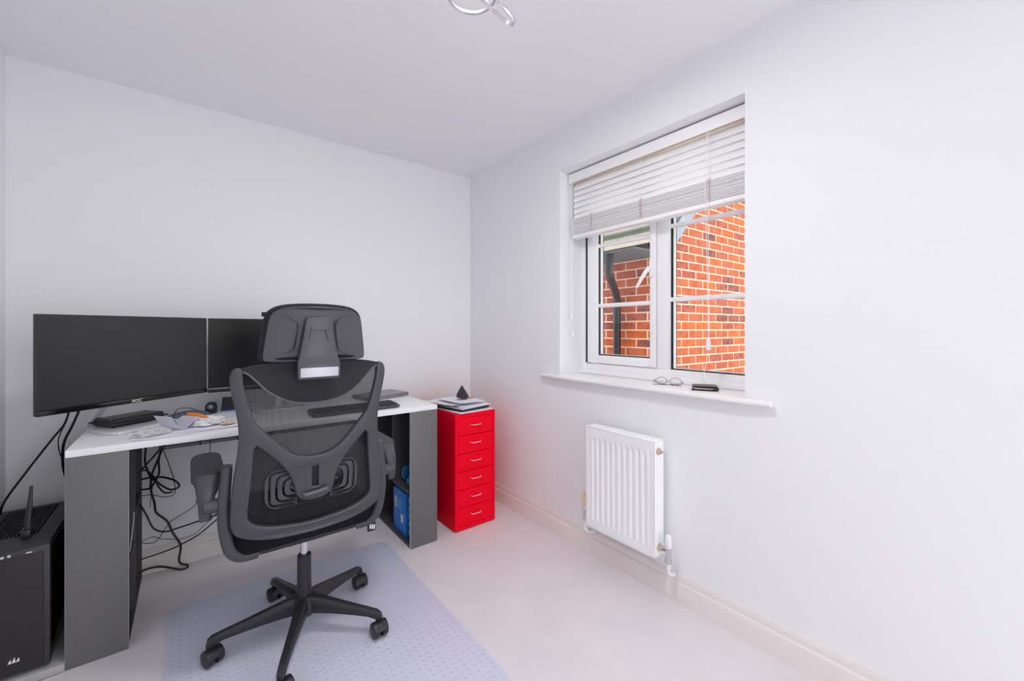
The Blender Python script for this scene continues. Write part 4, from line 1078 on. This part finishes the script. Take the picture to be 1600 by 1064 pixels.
cable('black cable from the big monitor curving down behind the desk leg', [(-2.03, -0.33, 0.93), (-2.045, -0.26, 0.90), (-2.069, -0.12, .841), (-2.09, -0.12, .774), (-2.113, -0.12, .712), (-2.119, -0.12, .649), (-2.117, -0.10, .574), (-2.103, -0.075, .502), (-2.076, -0.06, .40), (-2.06, -0.055, 0.2)], 0.0048)
cable('thin black lead beside the thicker monitor cable', [(-2.055, -0.33, 0.93), (-2.075, -0.24, 0.89), (-2.105, -0.13, .80), (-2.128, -0.13, .73), (-2.126, -0.13, .67), (-2.112, -0.12, .61), (-2.108, -0.10, .54), (-2.09, -0.075, .45)], 0.002)
cable('thin white lead inside the left desk leg', [(-1.884, -0.52, 0.26), (-1.880, -0.46, 0.30), (-1.876, -0.36, 0.40), (-1.878, -0.30, 0.50)], 0.0016, 'whitecable')

# ================================================================== ON THE WINDOW SILL
ST = 0.9253
gl = thing('eyeglasses', 'thin dark wire-framed glasses on the window sill', 'glasses', (0.095, -1.600, ST), R(-75))
for s in (-1, 1):
    bm = NB(); P = []
    for k in range(20):
        a = 2*PI*k/20; P.append((s*0.034+0.026*math.cos(a), 0.012*math.sin(a)*0.4, 0.0175+0.0165*math.sin(a)*(1-0.12*math.cos(a)*s)))
    tube(bm, P, 0.0009, 6, closed=True); rm = obj('rim', bm, M['gasket'], gl)
    bm = NB(); bm.faces.new([bm.verts.new((p[0], p[1], p[2])) for p in P]); obj('lens', bm, M['lens'], rm, smooth=False)
    bm = NB(); tube(bm, crom([(s*0.060, 0.002, 0.020), (s*0.066, -0.004, 0.018), (s*0.064, -0.012-0.006*(s > 0), 0.010), (s*0.0, -0.022-0.008*(s > 0), 0.0045), (-s*0.064, -0.026-0.006*(s > 0), 0.0022)], 5), 0.0012, 6)
    obj('temple', bm, M['gasket'], gl)
bm = NB(); tube(bm, crom([(-0.010, 0.0, 0.019), (0, 0.002, 0.023), (0.010, 0, 0.019)], 4), 0.0009, 6); obj('bridge', bm, M['gasket'], gl)

wl = thing('wallet', 'black folded leather wallet on the window sill', 'wallet', (0.075, -1.785, ST), R(-62))
bm = NB()
prof = [(-0.052, 0.0), (0.040, 0.0), (0.050, 0.003), (0.0545, 0.010), (0.050, 0.017), (0.040, 0.0205), (-0.050, 0.019), (-0.050, 0.0155), (0.036, 0.0145), (0.043, 0.010), (0.036, 0.006), (-0.052, 0.0045)]
prism(bm, prof, -0.040, 0.040, lambda u, v, d: Vector((u, d, v)))
obj('leather_fold', bm, M['leather'], wl, ang=30)
bm = NB(); box(bm, -0.040, 0.030, -0.036, 0.036, 0.0065, 0.0095); obj('card', bm, M['paper2'], wl, smooth=False)
bm = NB(); box(bm, -0.036, 0.030, -0.036, 0.036, 0.0105, 0.0138); obj('inner_flap', bm, M['redlin'], wl, smooth=False)

# ================================================================== CEILING LAMP
la = thing('ceiling_lamp', 'chrome ceiling lamp of interlocking rings at the top edge', 'lamp', (-1.02, -1.66, H))
bm = NB(); lathe(bm, [(0.060, -0.002), (0.062, -0.012), (0.055, -0.024), (0.01, -0.026)], 28); obj('ceiling_plate', bm, M['chrome'], la)
def ring(c, rad, w, mtx, nm='ring'):
    bm = NB(); n = 64; rg = []
    for k in range(n):
        a = 2*PI*k/n; row = []
        for rr, zz3 in ((rad, -w/2), (rad, w/2), (rad-0.004, w/2), (rad-0.004, -w/2)):
            row.append(bm.verts.new(mtx @ Vector((rr*math.cos(a), rr*math.sin(a), zz3))))
        rg.append(row)
    for k in range(n):
        for j in range(4): bm.faces.new((rg[k][j], rg[(k+1) % n][j], rg[(k+1) % n][(j+1) % 4], rg[k][(j+1) % 4]))
    r_ = obj(nm, bm, M['chrome'], la, c, ang=30)
    bm = NB(); rg = []
    for k in range(n):
        a = 2*PI*k/n; row = []
        for rr, zz3 in ((rad-0.0042, -w/2+0.003), (rad-0.0042, w/2-0.003), (rad-0.0052, w/2-0.003), (rad-0.0052, -w/2+0.003)):
            row.append(bm.verts.new(mtx @ Vector((rr*math.cos(a), rr*math.sin(a), zz3))))
        rg.append(row)
    for k in range(n):
        for j in range(4): bm.faces.new((rg[k][j], rg[(k+1) % n][j], rg[(k+1) % n][(j+1) % 4], rg[k][(j+1) % 4]))
    obj('inner_band', bm, M['steel'], r_)
    return r_
dv = Vector((0.616, 0.788, 0)); rv = Vector((0.788, -0.616, 0)); uv = Vector((0, 0, 1))
ring((0.03, 0.085, -0.095), 0.078, 0.014, Matrix.Identity(4))
e1 = (rv*0.65-uv*0.75).normalized(); e2 = (dv*0.8+rv*0.48+uv*0.40); e2 = (e2-e1*e2.dot(e1)).normalized(); e3 = e1.cross(e2)
RM = Matrix((e1, e2, e3)).transposed().to_4x4()
ring((0.102, 0.052, -0.118), 0.077, 0.012, RM)
bm = NB(); tube(bm, [(0, 0, -0.02), (0.03, 0.0, -0.07)], 0.005, 8); tube(bm, [(0, 0, -0.02), (0.06, -0.03, -0.06)], 0.005, 8); tube(bm, [(0, 0, -0.02), (-0.05, 0.03, -0.09)], 0.004, 8)
obj('stem', bm, M['chrome'], la)
ld = bpy.data.lights.new('lamp_glow', 'AREA'); ld.shape = 'DISK'; ld.size = 0.30; ld.energy = 11; ld.color = (1.0, 0.97, 0.94)
lo_ = bpy.data.objects.new('lamp_glow', ld); C.objects.link(lo_); lo_.parent = la; lo_.location = (0.0, -0.06, -0.06)
print('bricks', nb)
